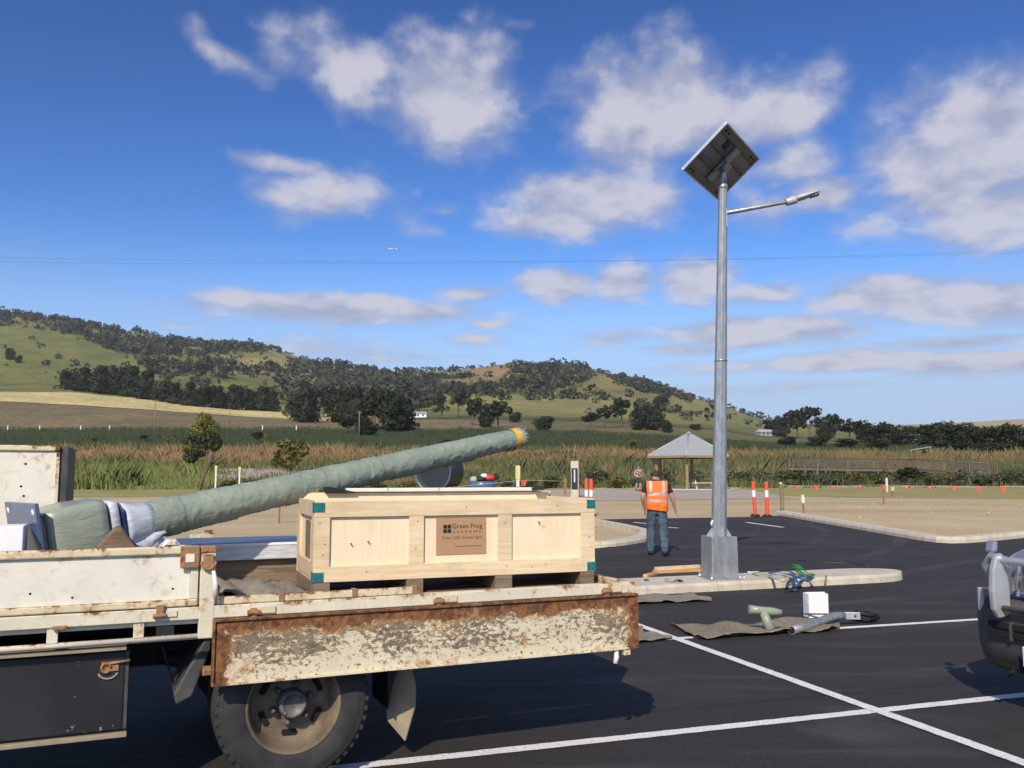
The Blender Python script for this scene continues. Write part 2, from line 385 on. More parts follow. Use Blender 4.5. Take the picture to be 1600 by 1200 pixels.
def materials():
    CREAM = (.72, .68, .53)
    MT['cream'] = rusty('cream_paint', (.80, .775, .66), .04, 0, .12, 5)
    MT['cream_rail'] = rusty('cream_rail_paint', CREAM, .34, 0, .10, 9)
    MT['cream_rust'] = rusty('rusty_cream_paint', (.70, .62, .42), .62, 0, .12, 11)
    MT['board'] = rusty('worn_board_paint', (.72, .65, .47), .46, .58, .34, 6.5, 1, .42)
    MT['rust'] = rusty('rust_steel', (.30, .17, .09), .9, 0, 0, 12)
    MT['tyre'] = simple('tyre_rubber', (.036, .036, .037), .78, 0, .5, 9, .25, .004)
    MT['black_box'] = None
    M = NT('black_box_paint'); v = M.coord('Object'); n = M.noise(v, 26, 4, .6); n2 = M.noise(v, 2.2, 4); g = M.n('ShaderNodeSeparateXYZ'); M.l(M.n('ShaderNodeTexCoord').outputs['Generated'], g.inputs[0])
    low = M.math('SUBTRACT', 1.0, M.ramp(g.outputs[2], 0, .22))
    dust = M.math('ADD', n, M.math('MULTIPLY', low, .12))
    c = M.mix(M.ramp(n2, .3, .7), (.014, .0145, .017), (.028, .028, .031)); c = M.mix(M.ramp(dust, .70, .76), c, (.33, .31, .26))
    M.set(c, .42, 0, .5); M.bump(n2, .08, .01); MT['black_box'] = M.m
    MT['chassis'] = simple('chassis_black', (.018, .017, .017), .7, 0, .4, 12, .2)
    MT['rim'] = simple('dusty_rim', (.20, .155, .105), .75, .1, .55, 7, .3, .003)
    MT['hub'] = simple('hub_steel', (.17, .165, .155), .6, .3, .4, 22, .3, .003)
    MT['flap'] = simple('dusty_flap', (.32, .27, .185), .85, 0, .2, 14, .15)
    MT['guard'] = simple('guard_rubber', (.07, .072, .07), .55, 0, .45, 9, .2)
    # timber
    def wood(name, a, b, stretch=(2, 30, 30), rough=.75, knots=True, blotch=.5):
        M = NT(name); oi = M.n('ShaderNodeObjectInfo')
        tcn = M.n('ShaderNodeTexCoord'); ad = M.n('ShaderNodeVectorMath', operation='ADD'); cbx = M.n('ShaderNodeCombineXYZ')
        for i in range(3): M.l(M.math('MULTIPLY', oi.outputs['Random'], 13.7 + 5 * i), cbx.inputs[i])
        M.l(tcn.outputs['Object'], ad.inputs[0]); M.l(cbx.outputs[0], ad.inputs[1])
        mp = M.n('ShaderNodeMapping'); mp.inputs['Scale'].default_value = stretch; M.l(ad.outputs[0], mp.inputs[0])
        n = M.noise(mp.outputs[0], 1.6, 6, .6, .8); n2 = M.noise(ad.outputs[0], 5, 4)
        c = M.mix(M.ramp(n, .32, .7), a, b)
        c = M.mix(M.math('MULTIPLY', M.ramp(n2, .45, .75), blotch), c, sc(b, .8))
        if knots:
            vo = M.n('ShaderNodeTexVoronoi'); vo.inputs['Scale'].default_value = 7; M.l(ad.outputs[0], vo.inputs['Vector'])
            k = M.math('SUBTRACT', 1.0, M.ramp(vo.outputs['Distance'], .05, .10)); c = M.mix(M.math('MULTIPLY', k, .35), c, (.30, .18, .09))
        hs = M.n('ShaderNodeHueSaturation'); M.l(c, hs.inputs['Color']); M.l(M.math('ADD', M.math('MULTIPLY', oi.outputs['Random'], .22), .89), hs.inputs['Value'])
        M.set(hs.outputs[0], rough, 0, .3); M.bump(n, .25, .002); return M.m
    MT['pine'] = wood('pine_board', (.71, .58, .385), (.59, .46, .28), (2.2, 22, 26))
    MT['ply'] = wood('pine_ply', (.79, .68, .475), (.75, .62, .41), (14, 14, 2.0), .7, True, .18)
    MT['pine_old'] = wood('weathered_timber', (.26, .20, .14), (.15, .11, .075), (2, 30, 30))
    MT['post_wood'] = wood('post_timber', (.31, .225, .135), (.23, .165, .095), (20, 20, 1.5), .7, False)
    MT['deck_wood'] = wood('deck_timber', (.23, .155, .105), (.11, .075, .05), (1.2, 26, 26), .85, True)
    MT['orange_wood'] = wood('fresh_timber', (.60, .36, .17), (.50, .28, .12), (2, 25, 25))
    MT['walk_wood'] = wood('walkway_timber', (.175, .145, .115), (.115, .095, .072), (3, 3, 20), .85, False)
    MT['grey_wood'] = wood('grey_timber', (.25, .215, .175), (.17, .145, .115), (3, 3, 20), .85, False)
    # metals and plastics
    M = NT('galvanised_steel'); v = M.coord('Object', (1, 1, .35)); n = M.noise(v, 14, 5, .6); vo = M.n('ShaderNodeTexVoronoi'); vo.inputs['Scale'].default_value = 55; M.l(M.coord('Object'), vo.inputs['Vector'])
    sepc = M.n('ShaderNodeSeparateColor'); M.l(vo.outputs['Color'], sepc.inputs[0])
    c = M.mix(M.ramp(n, .3, .7), (.27, .295, .305), (.40, .425, .435)); c = M.mix(M.math('MULTIPLY', sepc.outputs[0], .22), c, (.50, .53, .54))
    M.set(c, M.math('ADD', M.math('MULTIPLY', n, .25), .32), .55, .5); M.bump(n, .05, .003); MT['galv'] = M.m
    MT['alu'] = simple('aluminium_frame', (.72, .74, .75), .38, .75, .12, 14, .03)
    MT['panel_back'] = simple('solar_back_sheet', (.30, .285, .26), .6, .2, .15, 6, .05)
    MT['panel_strut'] = simple('panel_strut_steel', (.21, .20, .185), .55, .4, .2, 8, .05)
    MT['cell'] = simple('solar_cell', (.012, .017, .05), .12, .2, .2, 8, 0)
    MT['lamp_grey'] = simple('lamp_housing_grey', (.46, .47, .48), .45, .1, .15, 10, .03)
    MT['black'] = simple('black_plastic', (.015, .015, .017), .5, 0, .3, 20, .05)
    MT['dark_hole'] = simple('dark_hole', (.006, .006, .006), .9, 0, .1, 5, 0)
    MT['white'] = simple('white_card', (.82, .82, .84), .7, 0, .05, 6, .03)
    MT['white_plastic'] = simple('white_plastic', (.80, .78, .70), .45, 0, .06, 8, .03)
    MT['teal'] = simple('teal_guard', (.012, .17, .19), .5, 0, .35, 40, .3, .003)
    MT['kraft'] = simple('brown_label', (.42, .255, .14), .8, 0, .06, 5, .02)
    MT['ink'] = simple('black_ink', (.02, .016, .014), .9, 0, .1, 5, 0)
    MT['ink_brown'] = simple('brown_ink', (.13, .06, .03), .9, 0, .1, 5, 0)
    MT['orange_flag'] = simple('orange_plastic', (.85, .10, .035), .5, 0, .1, 8, .05)
    MT['tape'] = simple('yellow_tape', (.80, .47, .06), .35, 0, .15, 9, .06)
    MT['blue_film'] = simple('blue_plastic', (.085, .13, .25), .3, 0, .4, 16, .25, .004)
    MT['pipe_shade'] = simple('pipe_inside_shade', (.018, .024, .036), .6, 0, .3, 6, .1)  # colour standing in for the shade inside the pipe
    MT['clear_film'] = simple('clear_film', (.60, .64, .69), .2, 0, .25, 7, .5, .012, .6, (1, 3, 6))
    M = NT('green_wrap'); v = M.coord('Object', (1, 1, 1)); vd = M.coord('Object', (7, 26, 26), (0, 0, 0)); n = M.noise(vd, 1.0, 5, .55, 1.5); n2 = M.noise(v, 3, 4)
    c = M.mix(M.ramp(n2, .3, .7), (.235, .285, .22), (.31, .355, .28)); c = M.mix(M.math('MULTIPLY', M.ramp(n, .55, .75), .35), c, (.46, .50, .42))
    M.set(c, .25, 0, .55); M.bump(n, .42, .012); MT['wrap'] = M.m
    MT['carpet'] = simple('old_carpet', (.235, .20, .145), .95, 0, .35, 30, .5, .004)
    MT['carpet2'] = simple('grey_canvas', (.25, .225, .175), .95, 0, .3, 20, .4, .004)
    MT['strap_green'] = simple('green_strap', (.03, .20, .05), .7, 0, .3, 60, .2)
    MT['strap_blue'] = simple('blue_strap', (.03, .13, .30), .7, 0, .3, 60, .2)
    MT['strap_pale'] = simple('pale_strap', (.42, .46, .30), .7, 0, .3, 60, .2)
    MT['roof'] = simple('roof_sheet', (.40, .425, .42), .5, .2, .08, 3, .03)
    MT['red'] = simple('red_paint', (.55, .05, .03), .5, 0, .15, 10, .03)
    MT['stake_white'] = simple('stake_white_paint', (.75, .73, .62), .7, 0, .15, 10, .03)
    MT['stake_yellow'] = simple('stake_yellow_paint', (.70, .60, .26), .7, 0, .15, 10, .03)
    MT['bollard_orange'] = simple('bollard_orange', (.80, .085, .035), .45, 0, .1, 9, .03)
    MT['bollard_white'] = simple('bollard_reflective', (.78, .79, .80), .35, 0, .08, 12, .02)
    # ground materials
    M = NT('asphalt'); w = M.coord('World'); fine = M.noise(w, 130, 4, .7); mid = M.noise(w, 1.1, 5, .55); st = M.noise(M.coord('World', (.35, 3.2, 1), (0, 0, rad(-19))), 1.0, 5, .6)
    oil = M.noise(w, .55, 4, .6, .7)
    c = M.mix(M.ramp(fine, .35, .68), (.0165, .0150, .0138), (.050, .0455, .042)); c = M.mix(M.math('MULTIPLY', M.ramp(st, .5, .72), .5), c, (.085, .080, .074))
    c = M.mix(M.math('MULTIPLY', M.ramp(mid, .5, .75), .25), c, (.018, .018, .021)); c = M.mix(M.math('MULTIPLY', M.ramp(oil, .58, .75), .6), c, (.09, .085, .076))
    grit = M.noise(w, 230, 3, .6); c = M.mix(M.math('MULTIPLY', M.ramp(grit, .60, .70), .6), c, (.17, .16, .15))
    dl = M.n('ShaderNodeVectorMath', operation='DISTANCE'); M.l(w, dl.inputs[0]); dl.inputs[1].default_value = (-2.5, 26, 0); rn = M.math('ADD', dl.outputs['Value'], M.math('MULTIPLY', M.noise(w, .5, 3), .5))
    tw = M.math('ABSOLUTE', M.math('SUBTRACT', M.math('FRACT', M.math('MULTIPLY', rn, .58)), .5)); ty = M.math('MULTIPLY', M.math('SUBTRACT', 1.0, M.ramp(tw, .04, .12)), M.ramp(M.noise(w, .3, 4), .45, .65)); c = M.mix(M.math('MULTIPLY', ty, .35), c, (.10, .095, .088))
    sm = M.n('ShaderNodeSeparateXYZ'); M.l(M.coord('World', (1, 1, 1), (0, 0, rad(-18.6))), sm.inputs[0]); sd = M.math('ABSOLUTE', M.math('SUBTRACT', M.math('FRACT', M.math('MULTIPLY', M.math('ADD', sm.outputs[1], M.math('MULTIPLY', M.noise(w, 2, 3), .02)), .27)), .5)); c = M.mix(M.math('MULTIPLY', M.math('SUBTRACT', 1.0, M.ramp(sd, .001, .006)), .6), c, (.008, .008, .008))
    M.set(c, M.math('ADD', M.math('MULTIPLY', mid, .2), .66), 0, .28); M.bump(M.math('ADD', fine, grit), .6, .004); MT['asphalt'] = M.m
    M = NT('road_paint'); w = M.coord('World'); n = M.noise(w, 60, 5, .7); n2 = M.noise(w, 6, 4)
    c = M.mix(M.ramp(n, .36, .46), (.22, .22, .22), (.78, .78, .78)); c = M.mix(M.math('MULTIPLY', M.ramp(n2, .5, .75), .22), c, (.45, .44, .42)); M.set(c, .6, 0, .4); MT['paint'] = M.m
    M = NT('concrete'); w = M.coord('World'); n = M.noise(w, 5, 7, .6); f = M.noise(w, 60, 4, .6)
    c = M.mix(M.ramp(n, .3, .72), (.47, .42, .33), (.60, .55, .45)); c = M.mix(M.math('MULTIPLY', M.ramp(f, .5, .75), .3), c, (.34, .29, .22)); M.set(c, .85, 0, .3); M.bump(f, .3, .004); MT['concrete'] = M.m
    M = NT('bare_soil'); w = M.coord('World'); n = M.noise(w, .33, 7, .6); f = M.noise(w, 7, 6, .65); band = M.noise(M.coord('World', (.05, .42, 1)), 1.0, 5, .6)
    c = M.mix(M.ramp(n, .32, .68), (.50, .41, .255), (.43, .335, .195)); c = M.mix(M.math('MULTIPLY', M.ramp(band, .5, .7), .7), c, (.36, .25, .15)); c = M.mix(M.math('MULTIPLY', M.ramp(f, .5, .72), .35), c, (.56, .47, .33))
    M.set(c, .95, 0, .2); M.bump(f, .5, .04); MT['soil'] = M.m
    M = NT('gravel_path'); w = M.coord('World'); n = M.noise(w, .4, 6, .6); f = M.noise(w, 9, 5, .65)
    c = M.mix(M.ramp(n, .3, .7), (.42, .365, .295), (.36, .315, .255)); c = M.mix(M.math('MULTIPLY', M.ramp(f, .5, .72), .3), c, (.42, .38, .32)); M.set(c, .95, 0, .2); MT['path'] = M.m
    M = NT('lawn'); w = M.coord('World'); n = M.noise(w, .28, 6, .6); f = M.noise(M.coord('World', (1, .35, 1)), 3.5, 6, .7)
    c = M.mix(M.ramp(n, .3, .7), (.255, .25, .09), (.34, .30, .125)); c = M.mix(M.math('MULTIPLY', M.ramp(f, .45, .7), .5), c, (.19, .195, .068)); M.set(c, .95, 0, .15); M.bump(f, .6, .05); MT['lawn'] = M.m
    M = NT('field_cover'); at = M.n('ShaderNodeVertexColor', layer_name='tint'); w = M.coord('World'); n = M.noise(w, .03, 7, .65); f = M.noise(M.coord('World', (1, .5, 1)), .35, 6, .7)
    c = M.mix(M.math('MULTIPLY', M.ramp(n, .35, .65), .45), at.outputs[0], sc((1, 1, 1), 1.0), 'MULTIPLY')
    dk = M.mix(M.ramp(f, .3, .7), (.62, .62, .62), (1.12, 1.1, 1.02)); c = M.mix(1.0, at.outputs[0], dk, 'MULTIPLY')
    dk2 = M.mix(M.ramp(n, .33, .66), (.74, .82, .8), (1.12, 1.06, .95)); c = M.mix(1.0, c, dk2, 'MULTIPLY')
    M.set(c, .95, 0, .15); MT['field'] = M.m
    def leafmat(name, k=1.0, trans=.25):
        M = NT(name); at = M.n('ShaderNodeVertexColor', layer_name='tint'); oi = M.n('ShaderNodeObjectInfo')
        hs = M.n('ShaderNodeHueSaturation'); M.l(at.outputs[0], hs.inputs['Color']); M.l(M.math('ADD', M.math('MULTIPLY', oi.outputs['Random'], .5), .75 * k), hs.inputs['Value'])
        M.l(M.math('ADD', M.math('MULTIPLY', oi.outputs['Random'], .03), .485), hs.inputs['Hue'])
        M.set(hs.outputs[0], .75, 0, .2)
        if trans:
            tr = M.n('ShaderNodeBsdfTranslucent'); M.l(hs.outputs[0], tr.inputs[0]); mx = M.n('ShaderNodeMixShader'); mx.inputs[0].default_value = trans
            M.l(M.b.outputs[0], mx.inputs[1]); M.l(tr.outputs[0], mx.inputs[2]); M.l(mx.outputs[0], M.out.inputs[0])
        return M.m
    MT['leaf'] = leafmat('foliage'); MT['reed'] = leafmat('reed_blades', 1.0, .3)
    MT['bark'] = simple('bark', (.16, .12, .085), .9, 0, .4, 9, .4, .02, .2, (1, 1, .3))
    # car
    M = NT('car_paint'); fl = M.noise(M.coord('Object'), 400, 2); M.set(M.mix(fl, (.27, .31, .37), (.33, .37, .43)), .28, .45, .5, 1.0); M.b.inputs['Coat Roughness'].default_value = .04; MT['car'] = M.m
    MT['bumper'] = simple('bumper_plastic', (.075, .073, .07), .62, 0, .2, 14, .1)
    MT['bar'] = simple('polished_bar', (.60, .61, .63), .36, .55, .1, 9, .03)
    M = NT('glass'); M.set((.02, .025, .03), .05, 0, .6, .6); MT['glass'] = M.m
    M = NT('headlight_lens'); M.set((.62, .64, .66), .08, .7, .8, 1.0); MT['lens'] = M.m
    MT['chrome'] = simple('chrome', (.75, .76, .78), .1, 1.0, .05, 5, 0)
    # clothes
    MT['vest'] = simple('orange_vest', (.90, .17, .015), .7, 0, .08, 9, .15, .01)
    MT['reflect'] = simple('silver_tape', (.42, .38, .385), .5, .1, .1, 20, .05)
    MT['shirt_black'] = simple('black_shirt', (.014, .015, .02), .9, 0, .3, 9, .2, .01)
    MT['jeans'] = simple('blue_jeans', (.085, .125, .165), .9, 0, .4, 10, .3, .012, .2, (1, 1, .5))
    MT['skin'] = simple('skin', (.46, .25, .17), .6, 0, .12, 9, .05)
    MT['hair'] = simple('dark_grey_hair', (.035, .03, .028), .8, 0, .4, 60, .4, .004)
    MT['boot'] = simple('boot_leather', (.05, .042, .035), .7, 0, .3, 20, .2)
    MT['shirt_red'] = None
    M = NT('maroon_print_shirt'); n = M.noise(M.coord('Object'), 11, 3, .6, 1.0); c = M.mix(M.ramp(n, .5, .54), (.16, .015, .025), (.55, .48, .45)); M.set(c, .85); MT['shirt_red'] = M.m
    MT['short_dark'] = simple('dark_shorts', (.05, .055, .075), .9, 0, .2, 9, .1)
materials()
# ------------------------------------------------------------------ ground, fields and hills
def struct(o): o['kind'] = 'structure'; return o
def sheet(name, pts, dz, mat, step=None):
    bm = bmesh.new(); f = bm.faces.new([bm.verts.new((p[0], p[1], 0)) for p in pts]); f.normal_update()
    bmesh.ops.triangulate(bm, faces=[f])
    ys = [p[1] for p in pts]
    for y in ([14, 18, 22, 26, 30, 47, 65] if step is None else list(np.arange(min(ys) + step, max(ys), step))):
        if min(ys) < y < max(ys):
            bmesh.ops.bisect_plane(bm, geom=bm.verts[:] + bm.edges[:] + bm.faces[:], plane_co=(0, y, 0), plane_no=(0, 1, 0))
    for v in bm.verts: v.co.z = zf1(v.co.x, v.co.y) + dz
    bmesh.ops.recalc_face_normals(bm, faces=bm.faces)
    for fc in bm.faces:
        if fc.normal.z < 0: fc.normal_flip()
    me = bpy.data.meshes.new(name); bm.to_mesh(me); bm.free(); me.materials.append(mat)
    o = bpy.data.objects.new(name, me); COL.objects.link(o); return o
def ground_near():
    xs = np.concatenate([np.linspace(-176, -30, 30), np.linspace(-27, 27, 40), np.linspace(30, 176, 30)])
    ys = np.array([-300, -120, -40, -10, 0, 5, 10, 14, 18, 22, 26, 30, 34, 38, 42, 46, 50, 55, 60, 65, 70, 75, 80.0])
    V = np.array([(x, y, zf1(x, y)) for y in ys for x in xs]); n = len(xs)
    F = np.array([(i * n + j, i * n + j + 1, (i + 1) * n + j + 1, (i + 1) * n + j) for i in range(len(ys) - 1) for j in range(n - 1)])
    o = struct(mesh_np('ground', V, F, MT['soil'], smooth=True)); return o
ground_near()
def px_of(X, Y, Z):
    d = Y * FW[1] + (Z - CAM_H) * FW[2]; v = Y * UPV[1] + (Z - CAM_H) * UPV[2]
    return 800 + FPX * X / d, 600 - FPX * v / d
def sstep(a, b, x): t = np.clip((x - a) / (b - a), 0, 1); return t * t * (3 - 2 * t)
def field_colors(X, Y, Z):
    px, py = px_of(X, Y, Z)
    n = fbm2(X / 45, Y / 45, 4); n2 = fbm2(X / 160 + 9, Y / 200, 4)
    c = np.zeros((len(X), 3)) + np.array([.06, .075, .032])
    def put(col, m):
        nonlocal c
        c = c * (1 - m[:, None]) + np.array(col) * m[:, None]
    hill = sstep(440, 620, Y); put((.195, .205, .066), hill); put((.27, .245, .095), hill * sstep(.42, .62, n2)); put((.125, .14, .055), hill * sstep(.45, .6, n) * .7)
    left = 1 - sstep(-.26, -.12, X / Y)
    put((.055, .07, .03), sstep(150, 180, Y) * (1 - sstep(300, 325, Y)))
    put((.215, .175, .105), sstep(300, 330, Y) * (1 - sstep(455, 470, Y)) * (1 - sstep(-.02, .06, X / Y)))     # mown paddock
    put((.19, .175, .085), sstep(300, 330, Y) * (1 - sstep(455, 470, Y)) * sstep(-.02, .06, X / Y) * .8)
    put((.62, .53, .27), sstep(448, 452, Y) * (1 - sstep(545, 560, Y)) * left)                                  # straw strip
    put((.10, .075, .04), sstep(442, 446, Y) * (1 - sstep(449, 452, Y)) * left)                                 # dark line along its near edge
    put((.27, .255, .105), np.exp(-((px - 880) / 150) ** 4 - ((py - 635) / 17) ** 4) * hill)
    put((.33, .235, .12), np.exp(-((px - 762) / 48) ** 4 - ((py - 579) / 14) ** 4) * hill)
    put((.31, .24, .12), np.exp(-((px - 945) / 26) ** 2 - ((py - 598) / 18) ** 2) * hill * .8)
    put((.33, .31, .13), np.exp(-((px - 420) / 62) ** 2 - ((py - 566) / 12) ** 2) * hill)
    put((.40, .26, .14), np.exp(-((px - 392) / 20) ** 2 - ((py - 575) / 6) ** 2) * hill)
    put((.33, .31, .13), np.exp(-((px - 645) / 55) ** 2 - ((py - 583) / 7) ** 2) * hill)
    put((.18, .195, .065), np.exp(-((px - 80) / 130) ** 4 - ((py - 550) / 40) ** 4) * hill * .8)
    put((.26, .245, .10), np.exp(-((px - 1085) / 90) ** 4 - ((py - 645) / 22) ** 4) * hill * .8)
    put((.46, .38, .215), sstep(1400, 1900, Y) * sstep(.28, .34, X / Y))
    return np.clip(c, .01, .9)
def hills():
    us = np.concatenate([np.linspace(-2.2, -.75, 24), np.linspace(-.73, .73, 300), np.linspace(.75, 2.2, 24)])
    ys = np.concatenate([np.linspace(80, 300, 24), np.linspace(306, 620, 74), np.linspace(632, 1500, 80), np.linspace(1530, 4200, 28)])
    U, Y = np.meshgrid(us, ys); X = (U * Y).ravel(); Y = Y.ravel(); Z = zt(X, Y)
    Z[np.isclose(Y, 80)] = .7
    n = len(us); r = len(ys); i, j = np.meshgrid(np.arange(r - 1), np.arange(n - 1), indexing='ij'); b = (i * n + j).ravel()
    F = np.stack([b, b + 1, b + n + 1, b + n], 1)
    o = mesh_np('hills', np.stack([X, Y, Z], 1), F, MT['field'], colors=field_colors(X, Y, Z), smooth=True); struct(o)
hills()
def G2(px, py): q = gnd(px, py); return (q.x, q.y)
# car park surface
ASPHALT = [(-45, -40), (45, -40), (45, 20.5)] + [G2(*q) for q in [(1700, 833), (1600, 840), (1545, 846), (1490, 850), (1445, 846), (1330, 825), (1222, 806), (1180, 808), (1000, 811), (900, 813), (930, 816.5), (1015, 833), (1020, 840), (1008, 848), (930, 858)]] + [(-3, 19.6), (-45, 20)]
struct(sheet('car_park_asphalt', ASPHALT, .012, MT['asphalt']))
struct(sheet('lawn', [(-60, 47), (X_at(200, 47), 47), (X_at(480, 52), 52), (X_at(600, 60), 60), (X_at(930, 66), 66), (X_at(930, 72), 72), (-70, 72)], .010, MT['lawn']))
struct(sheet('lawn', [(X_at(1165, 52), 52), (X_at(1300, 47), 47), (X_at(1600, 45), 45), (60, 44), (70, 72), (X_at(1150, 72), 72)], .010, MT['lawn']))
struct(sheet('gravel_path', [G2(*q) for q in [(480, 795), (700, 790), (930, 783), (1100, 781), (1250, 780), (1175, 767), (1150, 764), (1000, 763), (930, 765), (800, 770), (480, 778)]], .014, MT['path']))
struct(sheet('gravel_path', [G2(*q) for q in [(300, 752), (420, 757), (520, 751), (540, 742), (440, 733), (340, 733)]], .06, MT['path'], 1.5))
# painted lines
def line(a, b, w, dz, name='parking_line'):
    A = Vector(a).to_2d(); B = Vector(b).to_2d(); d = (B - A).normalized(); n = Vector((-d.y, d.x)); k = max(6, int((B - A).length / .06))
    j = lambda: n * (w / 2 + random.gauss(0, .0022))
    return struct(sheet(name, [A.lerp(B, i / k) - j() for i in range(k + 1)] + [A.lerp(B, i / k) + j() for i in range(k, -1, -1)], dz, MT['paint'], 4.0))
LA = (atz(560, 1201), atz(1600, 1089)); dA = (LA[1] - LA[0]).normalized()
LB = (atz(1040, 1001), atz(1526, 970)); dB = (LB[1] - LB[0]).normalized()
LC = (atz(991, 977), atz(1600, 1197)); dC = (LC[1] - LC[0]).normalized()
line(LA[0] - dA * .6, LA[1] + dA * 2.6, .098, .016); line(LB[0], LB[1] + dB * 2.2, .098, .016)
line(LC[0] - dC * .35, LC[1] + dC * 3.5, .098, .020)
line(LA[0] - dA * .6 + (LA[0] - LB[0]).normalized() * 0 + Vector((1.0, -3.0, 0)), LA[1] + dA * 2.6 + Vector((1.0, -3.0, 0)), .098, .016)
line(gnd(1166, 817), gnd(1224, 825), .13, .017, 'road_dash'); line(gnd(990, 817), gnd(1012, 819), .13, .017, 'road_dash'); line(gnd(1044, 825), gnd(1060, 826), .12, .017, 'road_dash')
line(gnd(820, 812.8), gnd(905, 814.2), .1, .017, 'road_dash')
# kerbs: cast segments with joints, each its own piece
def kerb(name, pts, w=.30, h=.13, seg=1.35, side=1):
    root = struct(empty(name, (pts[0][0], pts[0][1], 0)))
    P = [Vector((p[0], p[1])) for p in pts]; d = [0]
    for a, b in zip(P, P[1:]): d.append(d[-1] + (b - a).length)
    def at(s):
        i = min(max(np.searchsorted(d, s) - 1, 0), len(P) - 2); t = (s - d[i]) / (d[i + 1] - d[i]); q = P[i].lerp(P[i + 1], t); tn = (P[i + 1] - P[i]).normalized(); return q, Vector((-tn.y, tn.x)) * side
    s = 0; L = d[-1]
    while s < L - .05:
        e = min(s + seg * random.uniform(.92, 1.08), L); m = MB(); k = 4; rings = []
        for i in range(k + 1):
            q, n = at(s + .006 + (e - s - .012) * i / k); z = zf1(q.x, q.y)
            c = [q - n * .02, q + n * .03, q + n * (w - .03), q + n * w]; zz = [-.05, h * .96, h, -.05]
            a_ = q; rings.append([Vector((q.x, q.y, z - .05)), Vector((q.x, q.y, z + h * .55)), Vector((*(q + n * .035), z + h)), Vector((*(q + n * (w - .01)), z + h + .004)), Vector((*(q + n * w), z - .05))])
        m.loft(rings, 0, False, True); o = m.build('kerb_stone', MT['concrete'], root); o.location = (-pts[0][0], -pts[0][1], 0); s = e
    return root
def smooth_pts(pts, it=2):
    for _ in range(it):
        q = [pts[0]]
        for a, b in zip(pts, pts[1:]): q += [(a[0] * .75 + b[0] * .25, a[1] * .75 + b[1] * .25), (a[0] * .25 + b[0] * .75, a[1] * .25 + b[1] * .75)]
        pts = q + [pts[-1]]
    return pts
kerb('kerb', smooth_pts([(45, 20.2)] + [G2(*q) for q in [(1700, 834), (1600, 841), (1545, 847), (1490, 851), (1445, 847), (1330, 826), (1212, 805)]]), side=-1, h=.15, w=.34)
kerb('kerb', smooth_pts([(-45, 20.1), (-3, 19.7)] + [G2(*q) for q in [(930, 859), (1008, 849), (1020, 840), (1014, 833), (930, 816.5), (900, 813)]]), side=1)
# the concrete island under the light
ISL0 = atz(900, 937); ISL1 = atz(1438, 908.5)
isl_d = (ISL1 - ISL0).normalized(); isl_n = Vector((-isl_d.y, isl_d.x, 0)); ISL_L = (ISL1 - ISL0).length; ISL_W = .95; ISL_H = .13
def island():
    root = struct(empty('concrete_island', ISL0, math.atan2(isl_d.y, isl_d.x)))
    def half(s):   # half width at s: rounded nose at the right-hand end
        t = (ISL_L - s) / .8
        return ISL_W / 2 * (1.0 if t >= 1 else math.sqrt(max(1 - (1 - max(t, 0)) ** 2, .001)))
    cuts = [0, 1.0]; 
    jp = [(atz(px, 925) - ISL0).dot(isl_d) for px in (1122, 1167)]
    cuts = [0, jp[0] - 1.1, jp[0], jp[1], jp[1] + 1.2, ISL_L - .75, ISL_L - .004]
    for a, b in zip(cuts, cuts[1:]):
        m = MB(); rings = []; k = 12 if b > ISL_L - .1 else 3
        for i in range(k + 1):
            tt = i / k; tt = math.sin(tt * math.pi / 2) if k > 3 else tt
            s = a + .004 + (b - a - .008) * tt; hw = half(s); c = ISL_W / 2
            rings.append([Vector((s, c - hw, -.03)), Vector((s, c - hw + .012, ISL_H * .7)), Vector((s, c - hw + .05 * hw / .475, ISL_H)), Vector((s, c + hw - .05 * hw / .475, ISL_H)), Vector((s, c + hw, -.03))])
        m.loft(rings, 0, False, True); m.build('kerb_stone', MT['concrete'], root)
island()

def clods():
    rng = np.random.default_rng(21); P = []
    while len(P) < 1500:
        px, py = rng.uniform(1150, 1650), 770 + 75 * rng.uniform() ** .8
        q = gnd(px, py) if False else None
        Y = 20 + 30 * rng.uniform() ** .8; X = X_at(px, Y); a = np.array([9.3, 8.9]); 
        if X < np.interp(Y, [20, 21, 24.4, 29.3, 60], [9.9, 9.9, 9.75, 9.4, 9.4]) : continue
        P.append((X, Y))
    for i in range(500): Y = rng.uniform(24, 45); P.append((X_at(rng.uniform(300, 900), Y), Y))
    P = np.array(P); n = len(P); s = rng.gamma(1.6, .012, n) + .008; Z = zt(P[:, 0], P[:, 1])
    base = np.array([(1, 0, 0), (0, 1, 0), (-1, 0, 0), (0, -1, 0), (.2, .1, .45), (0, 0, -.4)]); F0 = np.array([(0, 1, 4), (1, 2, 4), (2, 3, 4), (3, 0, 4), (1, 0, 5), (2, 1, 5), (3, 2, 5), (0, 3, 5)])
    V = (base[None] * (rng.uniform(.6, 1.3, (n, 6, 3))) * s[:, None, None]); V[:, :, 0] += P[:, 0, None]; V[:, :, 1] += P[:, 1, None]; V[:, :, 2] += Z[:, None]
    F = (F0[None] + (np.arange(n) * 6)[:, None, None]).reshape(-1, 3)
    o = mesh_np('soil_clods', V.reshape(-1, 3), F, MT['soil']); tag(o, 'small clods and stones on the bare soil', 'stones', kind='stuff')
clods()
